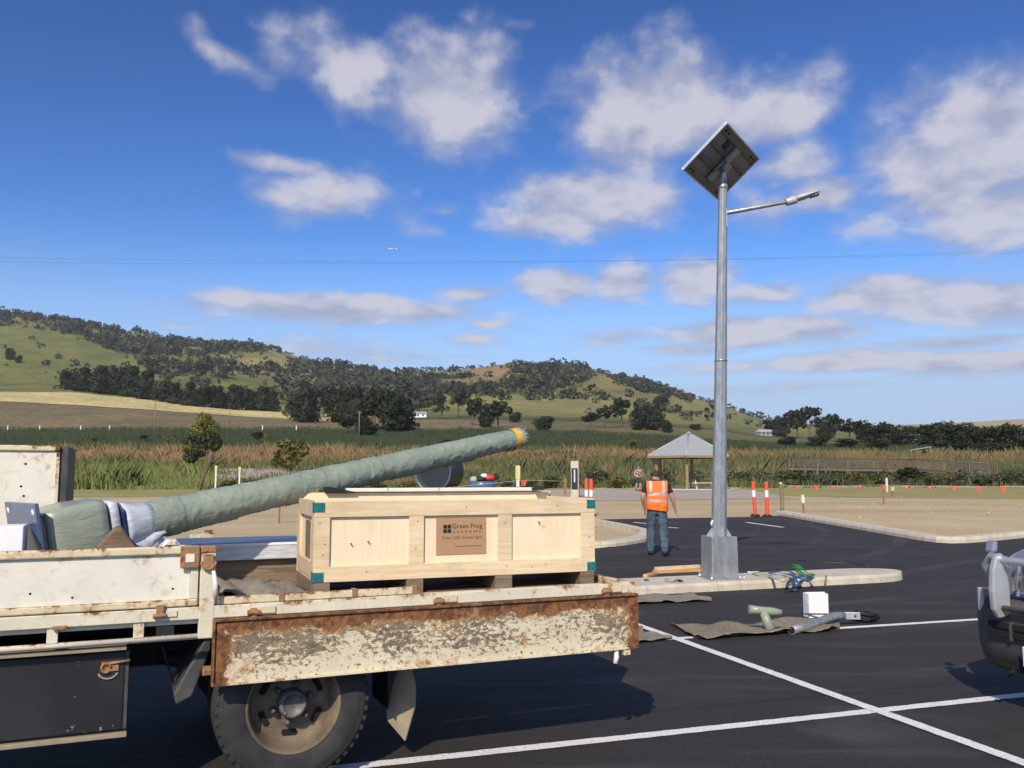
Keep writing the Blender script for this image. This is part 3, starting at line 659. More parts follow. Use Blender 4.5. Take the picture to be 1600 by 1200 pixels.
# ------------------------------------------------------------------ plants
def rand_quads(C, size, rng, out=None, cols=None, aspect=.55):
    n = len(C); a = rng.normal(size=(n, 3)); 
    if out is not None: a = a * .75 + out * .9
    a /= np.linalg.norm(a, axis=1)[:, None]; b = rng.normal(size=(n, 3)); b -= a * np.sum(a * b, 1)[:, None]; b /= np.linalg.norm(b, axis=1)[:, None]; c = np.cross(a, b)
    s = (size * rng.uniform(.6, 1.3, n))[:, None]
    V = np.stack([C - b * s, C - c * s * aspect + b * s * .1, C + b * s, C + c * s * aspect + b * s * .1], 1).reshape(-1, 3)
    F = np.arange(4 * n).reshape(n, 4); K = None if cols is None else np.repeat(cols, 4, 0)
    nr = a * .45 + (out if out is not None else a) * 1.0 + np.array([0, 0, .35]); nr /= np.linalg.norm(nr, axis=1)[:, None]; rand_quads.normals = np.repeat(nr, 4, 0)
    return V, F, K
def crown_data(seed, n, lobes, leaf, pal, gap=.35):
    rng = np.random.default_rng(seed); w = np.array([l[1][0] * l[1][1] * l[1][2] for l in lobes]) ** .67; w /= w.sum()
    li = rng.choice(len(lobes), n, p=w); d = rng.normal(size=(n, 3)); d /= np.linalg.norm(d, axis=1)[:, None]
    # clumps: keep leaves close to a few random twigs of each lobe
    ncl = 26; tw = rng.normal(size=(len(lobes), ncl, 3)); tw /= np.linalg.norm(tw, axis=2)[:, :, None]
    t = tw[li, rng.integers(0, ncl, n)]; d = d * gap + t * (1 - gap * .5); d /= np.maximum(np.linalg.norm(d, axis=1), .2)[:, None]
    r = rng.uniform(.45, 1.0, n) ** .6
    c0 = np.array([l[0] for l in lobes])[li]; rr = np.array([l[1] for l in lobes])[li]
    C = c0 + d * rr * r[:, None]
    pal = np.array(pal); k = rng.integers(0, len(pal), n); cols = pal[k] * rng.uniform(.7, 1.25, n)[:, None]
    return rand_quads(C, leaf, rng, d, cols)
def lobes_for(seed, kind):
    rng = random.Random(seed); L = []
    if kind == 'round':      # dense dome down to the ground
        for i in range(9):
            a = rng.uniform(0, 6.28); r = rng.uniform(.1, .3); L.append(((math.cos(a) * r, math.sin(a) * r, rng.uniform(.35, .75)), (rng.uniform(.16, .27), rng.uniform(.16, .27), rng.uniform(.16, .25))))
        L += [((0, 0, .48), (.38, .38, .40)), ((.1, 0, .22), (.34, .34, .2)), ((-.1, .05, .2), (.34, .34, .2))]
    elif kind == 'gum':      # airy eucalypt, clumps on high limbs
        for i in range(12):
            a = rng.uniform(0, 6.28); r = rng.uniform(.08, .36); z = rng.uniform(.45, .9) - r * .25; L.append(((math.cos(a) * r, math.sin(a) * r, z), (rng.uniform(.1, .19), rng.uniform(.1, .19), rng.uniform(.08, .14))))
    elif kind == 'cypress':  # broad dark pine to the ground
        for i in range(14):
            z = rng.uniform(.18, .9); a = rng.uniform(0, 6.28); r = (1 - z) * rng.uniform(.1, .42); L.append(((math.cos(a) * r, math.sin(a) * r, z), (rng.uniform(.13, .24), rng.uniform(.13, .24), rng.uniform(.1, .17))))
        L += [((0, 0, .42), (.36, .36, .40)), ((.08, 0, .16), (.38, .38, .16)), ((-.1, 0, .14), (.38, .38, .14))]
    else:                    # shrub
        for i in range(7):
            a = rng.uniform(0, 6.28); r = rng.uniform(.05, .34); L.append(((math.cos(a) * r, math.sin(a) * r, rng.uniform(.25, .68)), (rng.uniform(.15, .3), rng.uniform(.15, .3), rng.uniform(.16, .3))))
    return L
DARK = [(.028, .042, .018), (.036, .05, .02), (.045, .056, .026), (.03, .04, .022)]
GUM = [(.055, .066, .033), (.07, .08, .04), (.045, .055, .03), (.085, .08, .045)]
SHR = [(.10, .125, .045), (.075, .10, .035), (.14, .14, .055), (.06, .07, .03)]
YEL = [(.20, .185, .04), (.15, .155, .04), (.26, .21, .045), (.10, .12, .035)]
GRY = [(.15, .16, .10), (.19, .19, .13), (.10, .115, .065), (.13, .12, .075)]
CROWN = {}; TRUNK = {}
def crown_mesh(key, seed, kind, n, leaf, pal):
    V, F, K = crown_data(seed, n, lobes_for(seed, kind), leaf, pal)
    o = mesh_np('crown', V, F, MT['leaf'], colors=K, smooth=True, normals=rand_quads.normals); CROWN[key] = o.data; bpy.data.objects.remove(o)
def trunk_mesh(key, seed, th=.5, lean=0.0, limbs=5, r=.022):
    rng = random.Random(seed); m = MB(); pts = [(lean * (i / 5) ** 1.3 + rng.uniform(-.012, .012), rng.uniform(-.012, .012), th * i / 5) for i in range(6)]
    m.tube(pts, [r * (1.5 - .9 * i / 5) for i in range(6)], 8)
    for i in range(limbs):
        s = rng.uniform(.5, 1.0); b = Vector(pts[int(s * 5)]); a = rng.uniform(0, 6.28); e = b + Vector((math.cos(a) * .24, math.sin(a) * .24, rng.uniform(.15, .32))); md = b.lerp(e, .5) + Vector((0, 0, -.03))
        m.tube([b, md, e], [r * .5, r * .35, r * .12], 6)
    o = m.build('trunk', MT['bark']); TRUNK[key] = o.data; bpy.data.objects.remove(o)
for i in range(3):
    crown_mesh(('round', i), 20 + i, 'round', 2300, .042, DARK); crown_mesh(('gum', i), 40 + i, 'gum', 1700, .034, GUM); crown_mesh(('cypress', i), 60 + i, 'cypress', 2500, .042, DARK)
    crown_mesh(('shrub', i), 80 + i, 'shrub', 800, .05, SHR); crown_mesh(('yellow', i), 90 + i, 'shrub', 800, .05, YEL); crown_mesh(('grey', i), 110 + i, 'shrub', 900, .045, GRY)
    crown_mesh(('darkgum', i), 140 + i, 'gum', 2100, .038, DARK)
    trunk_mesh(('tree', i), 30 + i, .55); trunk_mesh(('shrub', i), 33 + i, .35, 0, 4, .014)
ORD = ['first', 'second', 'third', 'fourth', 'fifth', 'sixth', 'seventh', 'eighth', 'ninth', 'tenth', 'eleventh', 'twelfth', 'thirteenth', 'fourteenth', 'fifteenth', 'sixteenth', 'seventeenth', 'eighteenth', 'nineteenth', 'twentieth', 'twenty-first', 'twenty-second', 'twenty-third', 'twenty-fourth']
def obj_of(name, me, parent): o = bpy.data.objects.new(name, me); COL.objects.link(o); o.parent = parent; return o
def plant(name, kind, base, h, w, label, cat, group=None, tk='tree', lean=0):
    """thing > trunk, crown; h metres high and w wide"""
    r = empty(name, base, random.uniform(0, 6.28)); tag(r, label, cat, group); v = random.randrange(3)
    s = (w / .95, w / .95, h)
    for nm, me in (('trunk', TRUNK[(tk, v)]), ('crown', CROWN[(kind, v)])):
        o = obj_of(nm, me, r); o.scale = s if nm == 'crown' else (h, h, h)
    return r
def tree_px(name, kind, px, py, hpx, wpx, label, cat='tree', group=None, tk='tree', Y=None):
    b = gnd(px, py) if Y is None else Vector((X_at(px, Y), Y, 0)); 
    if Y is not None: b.z = zf1(b.x, b.y)
    k = b.y / FPX; b.z -= .02 * hpx * k
    return plant(name, kind, b, hpx * k, wpx * k, label, cat, group, tk)
# the dark windbreak at the foot of the left hill
row = [(108, 609, 36, 34), (132, 612, 40, 36), (156, 615, 45, 40), (180, 617, 48, 40), (205, 620, 46, 42), (228, 624, 44, 40), (252, 628, 38, 34), (274, 631, 34, 32), (296, 634, 36, 34), (318, 636, 37, 34), (341, 638, 36, 34), (363, 640, 38, 34), (386, 641, 40, 36), (409, 642, 40, 38), (426, 643, 32, 26)]
for i, (px, py, h, w) in enumerate(row):
    tree_px('windbreak_tree', 'cypress' if i % 3 else 'round', px, py, h * 1.08, w * 1.15, f'{ORD[i]} tree from the left in the dark windbreak below the left hill', group='dark windbreak trees')
mid = [(462, 653, 40, 44), (478, 660, 56, 60), (505, 652, 52, 48), (530, 660, 62, 58), (557, 664, 68, 56), (585, 672, 72, 60), (612, 674, 70, 56), (634, 672, 56, 44), (540, 676, 28, 40), (572, 680, 26, 44)]
for i, (px, py, h, w) in enumerate(mid):
    tree_px('field_tree', ['round', 'cypress', 'darkgum'][i % 3], px, py, h, w, f'{ORD[i]} tree from the left in the big dark clump at the field edge' if i < 8 else ['low dark bush at the left foot of the big dark clump', 'low dark bush at the right foot of the big dark clump'][i - 8], cat='tree' if i < 8 else 'bush', group='dark clump at the field edge')
singles = [('gum', 690, 655, 38, 34, 'grey-green gum beside the white farmhouse, nearest to its wall'), ('gum', 716, 652, 54, 42, 'tall airy gum right of the white farmhouse'), ('darkgum', 738, 664, 46, 34, 'thin dark gum left of the end of the wrapped pole'),
           ('darkgum', 778, 668, 48, 46, 'dark gum standing just above the yellow-taped pole end'), ('round', 760, 668, 30, 32, 'low dark tree left of the gum above the yellow tape'), ('round', 850, 673, 26, 34, 'small round dark tree alone in the pale field right of the pole end'),
           ('round', 805, 660, 18, 22, 'small round bush behind the yellow-taped pole end'), ('darkgum', 922, 668, 26, 30, 'leftmost low tree of the dark clump behind the shelter'), ('darkgum', 945, 668, 40, 34, 'second tree of the dark clump behind the shelter'), ('darkgum', 972, 668, 52, 40, 'tallest gum of the dark clump behind the shelter'),
           ('round', 996, 672, 36, 34, 'round tree right of the tallest gum behind the shelter'), ('round', 1022, 672, 42, 44, 'broad round tree at the right end of the clump behind the shelter'), ('round', 1042, 676, 22, 22, 'small bush touching the right end of the clump behind the shelter'),
           ('round', 1035, 642, 26, 32, 'round tree alone on the hillside above the shelter'), ('gum', 1062, 652, 18, 16, 'small gum on the slope right of the hillside round tree'), ('round', 1088, 672, 10, 22, 'small dark bush on the pale slope just left of the lamp pole'),
           ('gum', 1150, 640, 14, 22, 'small gum on the ridge end just right of the lamp pole'), ('gum', 1092, 652, 12, 16, 'little tree on the slope left of the lamp pole'),
           ('round', 16, 562, 21, 18, 'round tree alone on the left green hillside, the larger of two'), ('round', 29, 567, 14, 12, 'round tree alone on the left green hillside, the smaller of two')]
for k, px, py, h, w, lb in singles: tree_px('round_tree' if k == 'round' else 'gum_tree', k, px, py, h * 1.05, w * 1.05, lb)
rrow = [(1203, 680, 26, 28), (1222, 682, 32, 34), (1246, 684, 46, 36), (1266, 686, 56, 34), (1288, 688, 40, 34), (1305, 690, 46, 28), (1328, 691, 40, 38), (1355, 693, 38, 40), (1384, 695, 36, 42), (1414, 696, 34, 42), (1446, 697, 34, 44), (1478, 700, 42, 56), (1515, 701, 42, 54), (1548, 702, 36, 50), (1586, 705, 46, 60), (1640, 706, 46, 70), (1700, 706, 42, 70)]
for i, (px, py, h, w) in enumerate(rrow):
    tree_px('creek_tree', ['darkgum', 'round', 'darkgum'][i % 3] if i < 7 else 'round', px, py, h * 1.08, w * 1.12, f'{ORD[i]} tree counting right from the lamp pole in the dark row behind the boardwalk', group='dark tree row behind the boardwalk')
for i, (px, py, h, w) in enumerate([(1230, 696, 16, 34), (1275, 698, 18, 40), (1320, 700, 16, 44), (1370, 702, 14, 44), (1500, 706, 16, 50), (1560, 708, 18, 60)]):
    tree_px('creek_bush', 'round', px, py, h, w, f'{ORD[i]} low bush counting right from the lamp pole, under the dark tree row', 'bush', 'bushes under the dark tree row', 'shrub')
# scrub on the hills: one mass of bush
def in_poly(px, py, P):
    ins = np.zeros(len(px), bool); n = len(P)
    for i in range(n):
        (x1, y1), (x2, y2) = P[i], P[(i + 1) % n]
        c = ((y1 > py) != (y2 > py)) & (px < (x2 - x1) * (py - y1) / ((y2 - y1) + 1e-9) + x1); ins ^= c
    return ins
def hill_bush():
    rng = np.random.default_rng(3); n = 60000
    u = rng.uniform(-.95, .34, n); Y = rng.uniform(560, 1480, n); X = u * Y; Z = zt(X, Y); px, py = px_of(X, Y, Z)
    A = in_poly(px, py, [(-300, 470), (30, 482), (130, 490), (230, 510), (330, 520), (430, 530), (520, 555), (600, 570), (690, 575), (680, 640), (560, 660), (470, 640), (430, 590), (360, 600), (300, 606), (250, 592), (200, 560), (120, 525), (30, 512), (-300, 510)])
    B = in_poly(px, py, [(560, 575), (690, 575), (760, 558), (800, 560), (850, 550), (930, 565), (1000, 585), (1060, 600), (1110, 618), (1075, 628), (1010, 615), (930, 590), (905, 600), (960, 625), (1060, 645), (1050, 650), (940, 632), (880, 626), (800, 627), (700, 620), (620, 640)])
    e = lambda cx, cy, rx, ry: np.exp(-((px - cx) / rx) ** 4 - ((py - cy) / ry) ** 4)
    d = np.where(A, .92, 0) + np.where(B, .62, 0); d = np.maximum(d, .012); d = np.where((py > 520) & (px < 240) & ~A, .02, d)
    d *= 1 - .97 * e(415, 562, 60, 13); d *= 1 - .99 * e(762, 579, 46, 13); d *= 1 - .9 * e(640, 583, 52, 6); d *= 1 - .95 * e(880, 637, 140, 13); d *= 1 - .85 * e(925, 608, 28, 14); d *= 1 - .8 * e(392, 575, 18, 5)
    d *= .35 + 1.3 * sstep(.32, .55, fbm2(X / 60, Y / 90, 4)); d = np.where(px > 1010, d * .6 + .012, d)
    d = np.where((Y > 1400) & (px > 110), np.maximum(d, .55 * (vnoise(X / 40, Y / 40) > .35)), d)
    d = np.where(Y < 700, d * .55, d)
    keep = rng.uniform(size=n) < d * .22; X, Y, Z, px = X[keep], Y[keep], Z[keep], px[keep]; m = len(X)
    h = rng.uniform(2.5, 10, m) * np.where(rng.uniform(size=m) < .10, 1.5, 1); k = 26
    Cn = np.repeat(np.stack([X, Y, Z + h * .45], 1), k, 0); hh = np.repeat(h, k)
    dd = rng.normal(size=(m * k, 3)); dd /= np.linalg.norm(dd, axis=1)[:, None]
    C = Cn + dd * (hh[:, None] * np.array([.62, .62, .46])) * (rng.uniform(.3, 1, m * k) ** .5)[:, None]
    pal = np.array([(.040, .048, .026), (.050, .058, .031), (.060, .063, .036), (.072, .070, .044), (.045, .055, .028)])
    cols = np.repeat(pal[rng.integers(0, 5, m)] * rng.uniform(.6, 1.4, m)[:, None], k, 0) * rng.uniform(.8, 1.2, m * k)[:, None]
    V, F, K = rand_quads(C, hh * .21, rng, dd, cols, .7)
    o = mesh_np('hillside_bush', V, F, MT['leaf'], colors=K, smooth=True, normals=rand_quads.normals); tag(o, 'dark scattered bush and scrub covering the hills', 'bush', kind='stuff'); return m
print('hill bush', hill_bush())
# reeds and long grass of the wetland
def reeds():
    rng = np.random.default_rng(11); n = 30000
    px = rng.uniform(-300, 1900, n); Y = 64 * (330 / 64) ** rng.uniform(0, 1, n) ** 1.25; X = X_at(px, Y)
    left = px < 345
    ok = ~((Y < 73) & ~left & (rng.uniform(size=n) < .55))
    pth = (px > 330) & (px < 560) & (Y > 86) & (Y < 112); ok &= ~(pth & (rng.uniform(size=n) < .85))
    ok &= ~((np.abs(px - 1072) < 95) & (Y < 72)); ok &= ~((px > 630) & (px < 800) & (Y < 71)); ok &= ~((Y < 68) & ~left)
    ok &= ~((px > 1215) & (px < 1800) & (Y > 66) & (Y < 110) & (rng.uniform(size=n) < .93))
    X, Y, px, left = X[ok], Y[ok], px[ok], left[ok]; n = len(X); Z = zt(X, Y); nn = fbm2(X / 9, Y / 14, 3); nb = fbm2(X / 30 + 5, Y / 26, 3)
    col = np.tile(np.array([.11, .125, .05]), (n, 1))
    brown = sstep(118, 136, Y + 26 * (nb - .5)) * (1 - sstep(168, 186, Y + 20 * (nn - .5))); brown = np.maximum(brown, .75 * (nn > .58) * (Y < 118))
    brown *= np.where(px > 1240, .6, 1)
    col = col * (1 - brown[:, None]) + np.array([.265, .16, .088]) * brown[:, None]
    back = sstep(178, 200, Y); tan = (sstep(.52, .62, fbm2(X / 13 + 40, Y / 11, 3)) * (Y < 125) * .7)[:, None]; col = col * (1 - tan) + np.array([.235, .185, .105]) * tan
    olive = (sstep(.5, .6, fbm2(X / 7 + 80, Y / 9, 3)) * .6)[:, None]; col = col * (1 - olive) + np.array([.125, .125, .05]) * olive
    col = col * (1 - back[:, None]) + np.array([.05, .066, .028]) * back[:, None]
    lush = left & (Y < 112); col[lush] = np.array([.17, .19, .06]); 
    yel = (rng.uniform(size=n) < .10) & (Y < 110); col[yel] = (.17, .155, .06)
    h = np.where(left & (Y < 105), rng.uniform(1.2, 2.3, n), np.where(Y < 95, rng.uniform(.5, 1.3, n), rng.uniform(1.0, 2.1, n))) * (.12 + 1.15 * sstep(.28, .66, fbm2(X / 4.5 + 3, Y / 7, 3))); h = np.where(Y > 185, h * .55, h); h = np.maximum(h * .8, .2)
    k = 8; w = np.repeat(.00055 * Y + .012, k); bx = np.repeat(X, k) + rng.normal(size=n * k) * np.repeat(.006 * Y + .12, k); by = np.repeat(Y, k) + rng.normal(size=n * k) * .5
    bz = zt(bx, by) - .05; hh = np.repeat(h, k) * rng.uniform(.55, 1.15, n * k); lx = rng.normal(size=n * k) * .30 * hh + .06 * hh; lyy = rng.normal(size=n * k) * .26 * hh
    a = rng.uniform(-.8, .8, n * k); ca = np.cos(a) * w; sa = np.sin(a) * w
    V = np.stack([np.stack([bx - ca, by - sa, bz], 1), np.stack([bx + ca, by + sa, bz], 1), np.stack([bx + ca * .6 + lx * .5, by + lyy * .5, bz + hh * .62], 1), np.stack([bx + lx, by + lyy, bz + hh], 1)], 1).reshape(-1, 3)
    F = np.arange(len(V)).reshape(-1, 4); K = np.repeat(np.repeat(col, k, 0) * rng.uniform(.65, 1.3, n * k)[:, None], 4, 0)
    nrm = np.repeat(np.stack([rng.normal(size=n * k) * .35, rng.normal(size=n * k) * .35 - .45, np.full(n * k, 1.0)], 1), 4, 0); nrm /= np.linalg.norm(nrm, axis=1)[:, None]
    o = mesh_np('reed_bed', V, F, MT['reed'], colors=K, smooth=True, normals=nrm); tag(o, 'bands of green and rust-brown reeds and long grass in the wetland', 'reeds', kind='stuff')
reeds()
# shrubs along the edge of the wetland
sh = [('grey', 905, 762, 26, 40, 'grey-leaved shrub right behind the sign post'), ('grey', 935, 761, 36, 56, 'big silvery shrub right of the sign post'), ('yellow', 965, 763, 22, 40, 'yellow-green shrub left of the shelter'), ('shrub', 992, 762, 18, 30, 'low green shrub at the left shelter post'),
      ('shrub', 860, 763, 22, 40, 'low green shrub left of the sign post'), ('shrub', 826, 764, 20, 34, 'green shrub behind the yellow-topped stake'), ('grey', 795, 764, 18, 34, 'grey shrub left of the yellow-topped stake'), 
      ('grey', 1045, 758, 30, 30, 'dark shrub seen under the left half of the shelter roof'), ('grey', 1088, 758, 32, 34, 'dark shrub seen under the right half of the shelter roof'),
      ('yellow', 455, 737, 66, 56, 'tall yellow-green wattle bush rising from the reeds'), ('shrub', 432, 735, 34, 30, 'green bush at the left foot of the yellow-green wattle'), ('darkgum', 404, 692, 20, 24, 'small dark bush in the meadow left of the wattle'), ('yellow', 418, 690, 14, 16, 'small yellow bush in the meadow beside the dark one'),
      ('shrub', 366, 768, 26, 44, 'green bush right of the leaning tree'), ('shrub', 398, 766, 18, 40, 'low green bush behind the right stake by the leaning tree'), ('darkgum', 226, 690, 12, 20, 'small dark bush by the field power pole'), ('yellow', 145, 690, 11, 16, 'small yellow bush behind the long grass at left'), ('yellow', 262, 692, 16, 18, 'yellowish bush left of the leaning tree'),
      ('yellow', 640, 765, 16, 34, 'yellow-green clump under the wrapped pole, left of the steel pipe'), ('shrub', 585, 764, 14, 40, 'low green clump under the middle of the wrapped pole'), ('yellow', 990, 700, 18, 26, 'yellowish bush in the reeds left of the shelter roof'), ('darkgum', 700, 702, 18, 22, 'brownish bush in the reeds above the wrapped pole')]
for k, px, py, h, w, lb in sh: tree_px('wetland_shrub', k, px, py, h, w, lb, 'shrub', None, 'shrub')
spec = [(1140, 30, 34, 'grey'), (1165, 28, 34, 'shrub'), (1192, 34, 40, 'grey'), (1222, 26, 36, 'shrub'), (1252, 24, 40, 'shrub'), (1282, 22, 36, 'grey'), (1310, 24, 40, 'shrub'), (1340, 26, 36, 'yellow'), (1368, 26, 40, 'shrub'), (1397, 28, 36, 'grey'), (1426, 34, 40, 'darkgum'), (1455, 24, 40, 'shrub'), (1484, 24, 36, 'yellow'), (1512, 30, 40, 'grey'), (1541, 24, 40, 'shrub'), (1570, 26, 40, 'shrub'), (1600, 26, 40, 'grey'), (1640, 26, 44, 'shrub')]
for i, (px, h, w, k) in enumerate(spec):
    tree_px('edge_shrub', k, px, 758 + (i % 3), h, w * 1.15, f'{ORD[i]} shrub counting right from the lamp pole along the lawn edge', 'shrub', 'shrubs along the lawn edge', 'shrub')
# the young leaning tree on the lawn
def leaning_tree():
    b = gnd(316, 766); k = b.y / FPX; r = empty('leaning_tree', b); tag(r, 'young tree with a bare leaning trunk and yellowing top behind the truck', 'tree')
    P = lambda px, py, dy=0: Vector((X_at(px, b.y) - b.x, dy, (766 - py) * k))
    m = MB(); m.tube([P(316, 768), P(321, 745), P(330, 722), P(334, 705), P(326, 685), P(318, 660)], [.10, .085, .07, .06, .045, .02], 8)
    m.tube([P(330, 722), P(338, 708), P(336, 690)], [.05, .04, .02], 6); m.tube([P(333, 706), P(315, 690), P(305, 672)], [.045, .03, .015], 6); m.tube([P(334, 704), P(345, 700), P(341, 712)], [.04, .025, .012], 6)
    m.build('trunk', MT['bark'], r)
    lob = [((P(318, 658)), (.75, .75, .8), 0), ((P(312, 672)), (.9, .8, .7), 0), ((P(330, 668)), (.8, .7, .7), 0), ((P(300, 690)), (.75, .7, .5), 1), ((P(325, 688)), (1.0, .8, .7), 1), ((P(338, 692)), (.55, .6, .8), 1), ((P(310, 705)), (.95, .8, .6), 1), ((P(300, 715)), (.7, .6, .5), 1), ((P(296, 700)), (.6, .6, .5), 0)]
    V = []; F = []; K = []; nb = 0
    for i, (c, rr, kd) in enumerate(lob):
        v, f, c2 = crown_data(300 + i, 850, [((c.x, c.y, c.z), tuple(q * .82 for q in rr))], .08, [(.19, .19, .045), (.12, .14, .04), (.24, .20, .05)] if kd == 0 else [(.06, .07, .035), (.085, .09, .05), (.05, .055, .03)])
        V.append(v); F.append(f + nb); K.append(c2); nb += len(v)
    mesh_np('crown', np.vstack(V), np.vstack(F), MT['leaf'], r, np.vstack(K))
leaning_tree()
# ------------------------------------------------------------------ solar street light on the island
def street_light():
    Y0 = 12.9; base = atY(1124, 872, Y0); base.z = ISL_H + .002
    r = empty('solar_street_light', base); tag(r, 'tall galvanised street light with a tilted solar panel on the concrete island', 'street light')
    ry = rad(11); R = Matrix.Rotation(ry, 4, 'Z'); s = .40; h = .60
    m = MB()
    # tapering base box of folded plate
    a, b = s / 2, s / 2 * .97
    rings = [[R @ Vector((x * q, y * q, z)) for x, y in ((-1, -1), (1, -1), (1, 1), (-1, 1))] for q, z in ((a, .02), (b, h))]
    m.loft(rings, 0, False, True); m.build('base_box', MT['galv'], r, .006)
    m = MB(); m.box((0, 0, .01), (s + .06, s + .06, .02), 0, R.to_3x3()); m.build('base_plate', MT['galv'], r, .003)
    for i in range(4):
        m = MB(); w = ry + math.pi / 4 + i * math.pi / 2; q = (math.cos(w) * .305, math.sin(w) * .305)
        m.lathe([(.022, .02), (.022, .045), (.011, .046), (.011, .085), (0, .085)], 6, M=Matrix.Translation((q[0], q[1], 0))); m.build('anchor_bolt', MT['alu'], r)
    top = atY(1129.5, 293, Y0); T = Vector((top.x - base.x, 0, top.z - base.z)); d = (T - Vector((0, 0, h))).normalized()
    def ax(z): return Vector((T.x * (z - h) / (T.z - h), 0, z))
    m = MB(); n = 8
    def oct_(c, rr): return [Vector((c.x + math.cos(ry + math.pi / 8 + k * math.pi / 4) * rr, c.y + math.sin(ry + math.pi / 8 + k * math.pi / 4) * rr, c.z)) for k in range(n)]
    m.loft([oct_(ax(z), .112 - .047 * (z - h) / (T.z - h)) for z in np.linspace(h, T.z, 9)], 0, False, True); m.build('pole', MT['galv'], r, .004)
    m = MB(); zs = h + 2.55; m.lathe([(.093, -.012), (.096, -.010), (.096, .010), (.09, .012)], 24, M=Matrix.Translation(ax(zs))); m.build('pole_joint', MT['galv'], r)
    for i in range(4):
        w = ry + i * math.pi / 2; e = Vector((math.cos(w), math.sin(w), 0)); nn = Vector((-e.y, e.x, 0)) * .006; g = MB(); z0 = h + .002
        p = [ax(z0) + e * .09, ax(z0) + e * .185, ax(z0 + .02) + e * .185, ax(z0 + .13) + e * .10, ax(z0 + .13) + e * .09]
        g.prism([q - nn for q in p], nn * 2); g.build('gusset', MT['alu'], r)
    g = MB(); g.tube([ax(h + .15) + Vector((-.12, -.06, 0)), ax(h + .16) + Vector((-.12, -.06, .03)), ax(h + .16) + Vector((-.10, -.04, .06))], .016, 8); g.build('earth_lug', MT['white_plastic'], r)
    # top spigot
    m = MB(); m.lathe([(.068, -.02), (.072, -.015), (.072, .03), (.05, .06), (.048, .1)], 24, M=Matrix.Translation(T)); m.build('collar', MT['galv'], r)
    tip = atY(1131, 248, Y0 + .02) - base; tip.y = .02
    m = MB(); m.tube([T + Vector((0, 0, .03)), T.lerp(tip, .5), tip], [.056, .046, .032], 16); m.build('spigot', MT['galv'], r)
    # panel
    psi, be, rho, w, hh = -.954, .705, -1.51, .888, 1.51
    nrm = Vector((math.sin(be) * math.sin(psi), math.sin(be) * math.cos(psi), math.cos(be)))
    a0 = nrm.cross(Vector((0, 0, 1))).normalized(); b0 = nrm.cross(a0); A = a0 * math.cos(rho) + b0 * math.sin(rho); B = -a0 * math.sin(rho) + b0 * math.cos(rho)
    c = atY(1125, 249, Y0) + Vector((.015, 0, -.049)) - base
    PM = Matrix((( *A, 0), (*B, 0), (*nrm, 0), (0, 0, 0, 1))).transposed(); PM.translation = c
    pn = empty('solar_panel', c, 0, r); pn.matrix_local = PM
    m = MB(); t = .045
    for sx in (-1, 1): m.bb(sx * (w / 2 - .012) - .012, sx * (w / 2 - .012) + .012, -hh / 2, hh / 2, -t, 0)
    for sy in (-1, 1): m.bb(-w / 2 + .0245, w / 2 - .0245, sy * (hh / 2 - .012) - .012, sy * (hh / 2 - .012) + .012, -t + .001, -.001)
    m.build('frame', MT['alu'], pn, .002)
    m = MB(); m.bb(-w / 2 + .022, w / 2 - .022, -hh / 2 + .022, hh / 2 - .022, -.012, -.006, 0); m.build('back_sheet', MT['panel_back'], pn)
    m = MB(); m.bb(-w / 2 + .022, w / 2 - .022, -hh / 2 + .022, hh / 2 - .022, -.0055, -.001, 0); m.build('solar_cells', MT['cell'], pn)
    for sx in (-.12, .12, -.36, .36):
        m = MB(); wd = .03 if abs(sx) < .2 else .05; m.bb(sx - wd, sx + wd, -hh / 2 + .026, hh / 2 - .026, -.04, -.0125); m.build('strut', MT['panel_strut'], pn, .003)
    for sx in (-.36, .36):
        for sy in (-.62, -.5, .5, .62):
            m = MB(); m.bb(sx - .017, sx + .017, sy - .03, sy + .03, -.0425, -.0405); m.build('slot', MT['dark_hole'], pn)
    m = MB(); m.bb(-.30, .30, -.08, .08, -.075, -.0405); m.lathe([(.075, -.16), (.075, -.075)], 20, cap=True); m.build('mounting_bracket', MT['galv'], pn, .004)
    m = MB(); m.bb(.17, .29, -.35, -.22, -.032, -.0125); m.tube([(.2, -.3, -.03), (.1, -.22, -.07), (.02, -.1, -.14)], .006, 6); m.build('junction_box', MT['black'], pn)
    # arm and lamp
    a1 = atY(1133, 333, Y0) - base; a1.y = 0; a2 = atY(1232, 315, Y0 - .05) - base; a2.y = -.05; hd = (atY(1281, 301, Y0 - .08) - base); hd.y = -.08
    m = MB(); m.tube([a1, a1.lerp(a2, .5), a2], [.034, .032, .03], 14); m.bb(a1.x - .02, a1.x + .02, -.05, .05, a1.z - .22, a1.z + .06); m.build('arm', MT['galv'], r, .003)
    lm = empty('lamp_head', a2, 0, r); dv = (hd - a2).normalized(); lat = Vector((0, 0, 1)).cross(dv).normalized(); u_ = dv.cross(lat)
    lm.matrix_local = Matrix.Translation(a2) @ Matrix((dv, lat, u_)).transposed().to_4x4()
    m = MB(); m.loft([[Vector((x, math.cos(k * math.pi / 8) * wy, math.sin(k * math.pi / 8) * wz * (1 if k < 8 else .6) + zc)) for k in range(16)] for x, wy, wz, zc in ((.10, .05, .05, 0), (.13, .075, .055, .0), (.22, .10, .058, .0), (.34, .10, .045, .005), (.42, .085, .032, .01), (.47, .06, .02, .012))], 0, True, True); m.build('housing', MT['lamp_grey'], lm)
    m = MB(); m.lathe([(.045, -.04), (.058, -.03), (.058, .10), (.05, .13)], 16, axis='x'); m.box((.05, 0, .052), (.03, .03, .03)); m.box((.09, 0, .05), (.025, .025, .03)); m.build('clamp', MT['lamp_grey'], lm, .003)
    for k in range(3):
        m = MB(); m.bb(.335 + k * .045, .37 + k * .045, -.065, .065, -.034, -.004); m.build('led_module', MT['panel_strut'], lm, .004)
street_light()

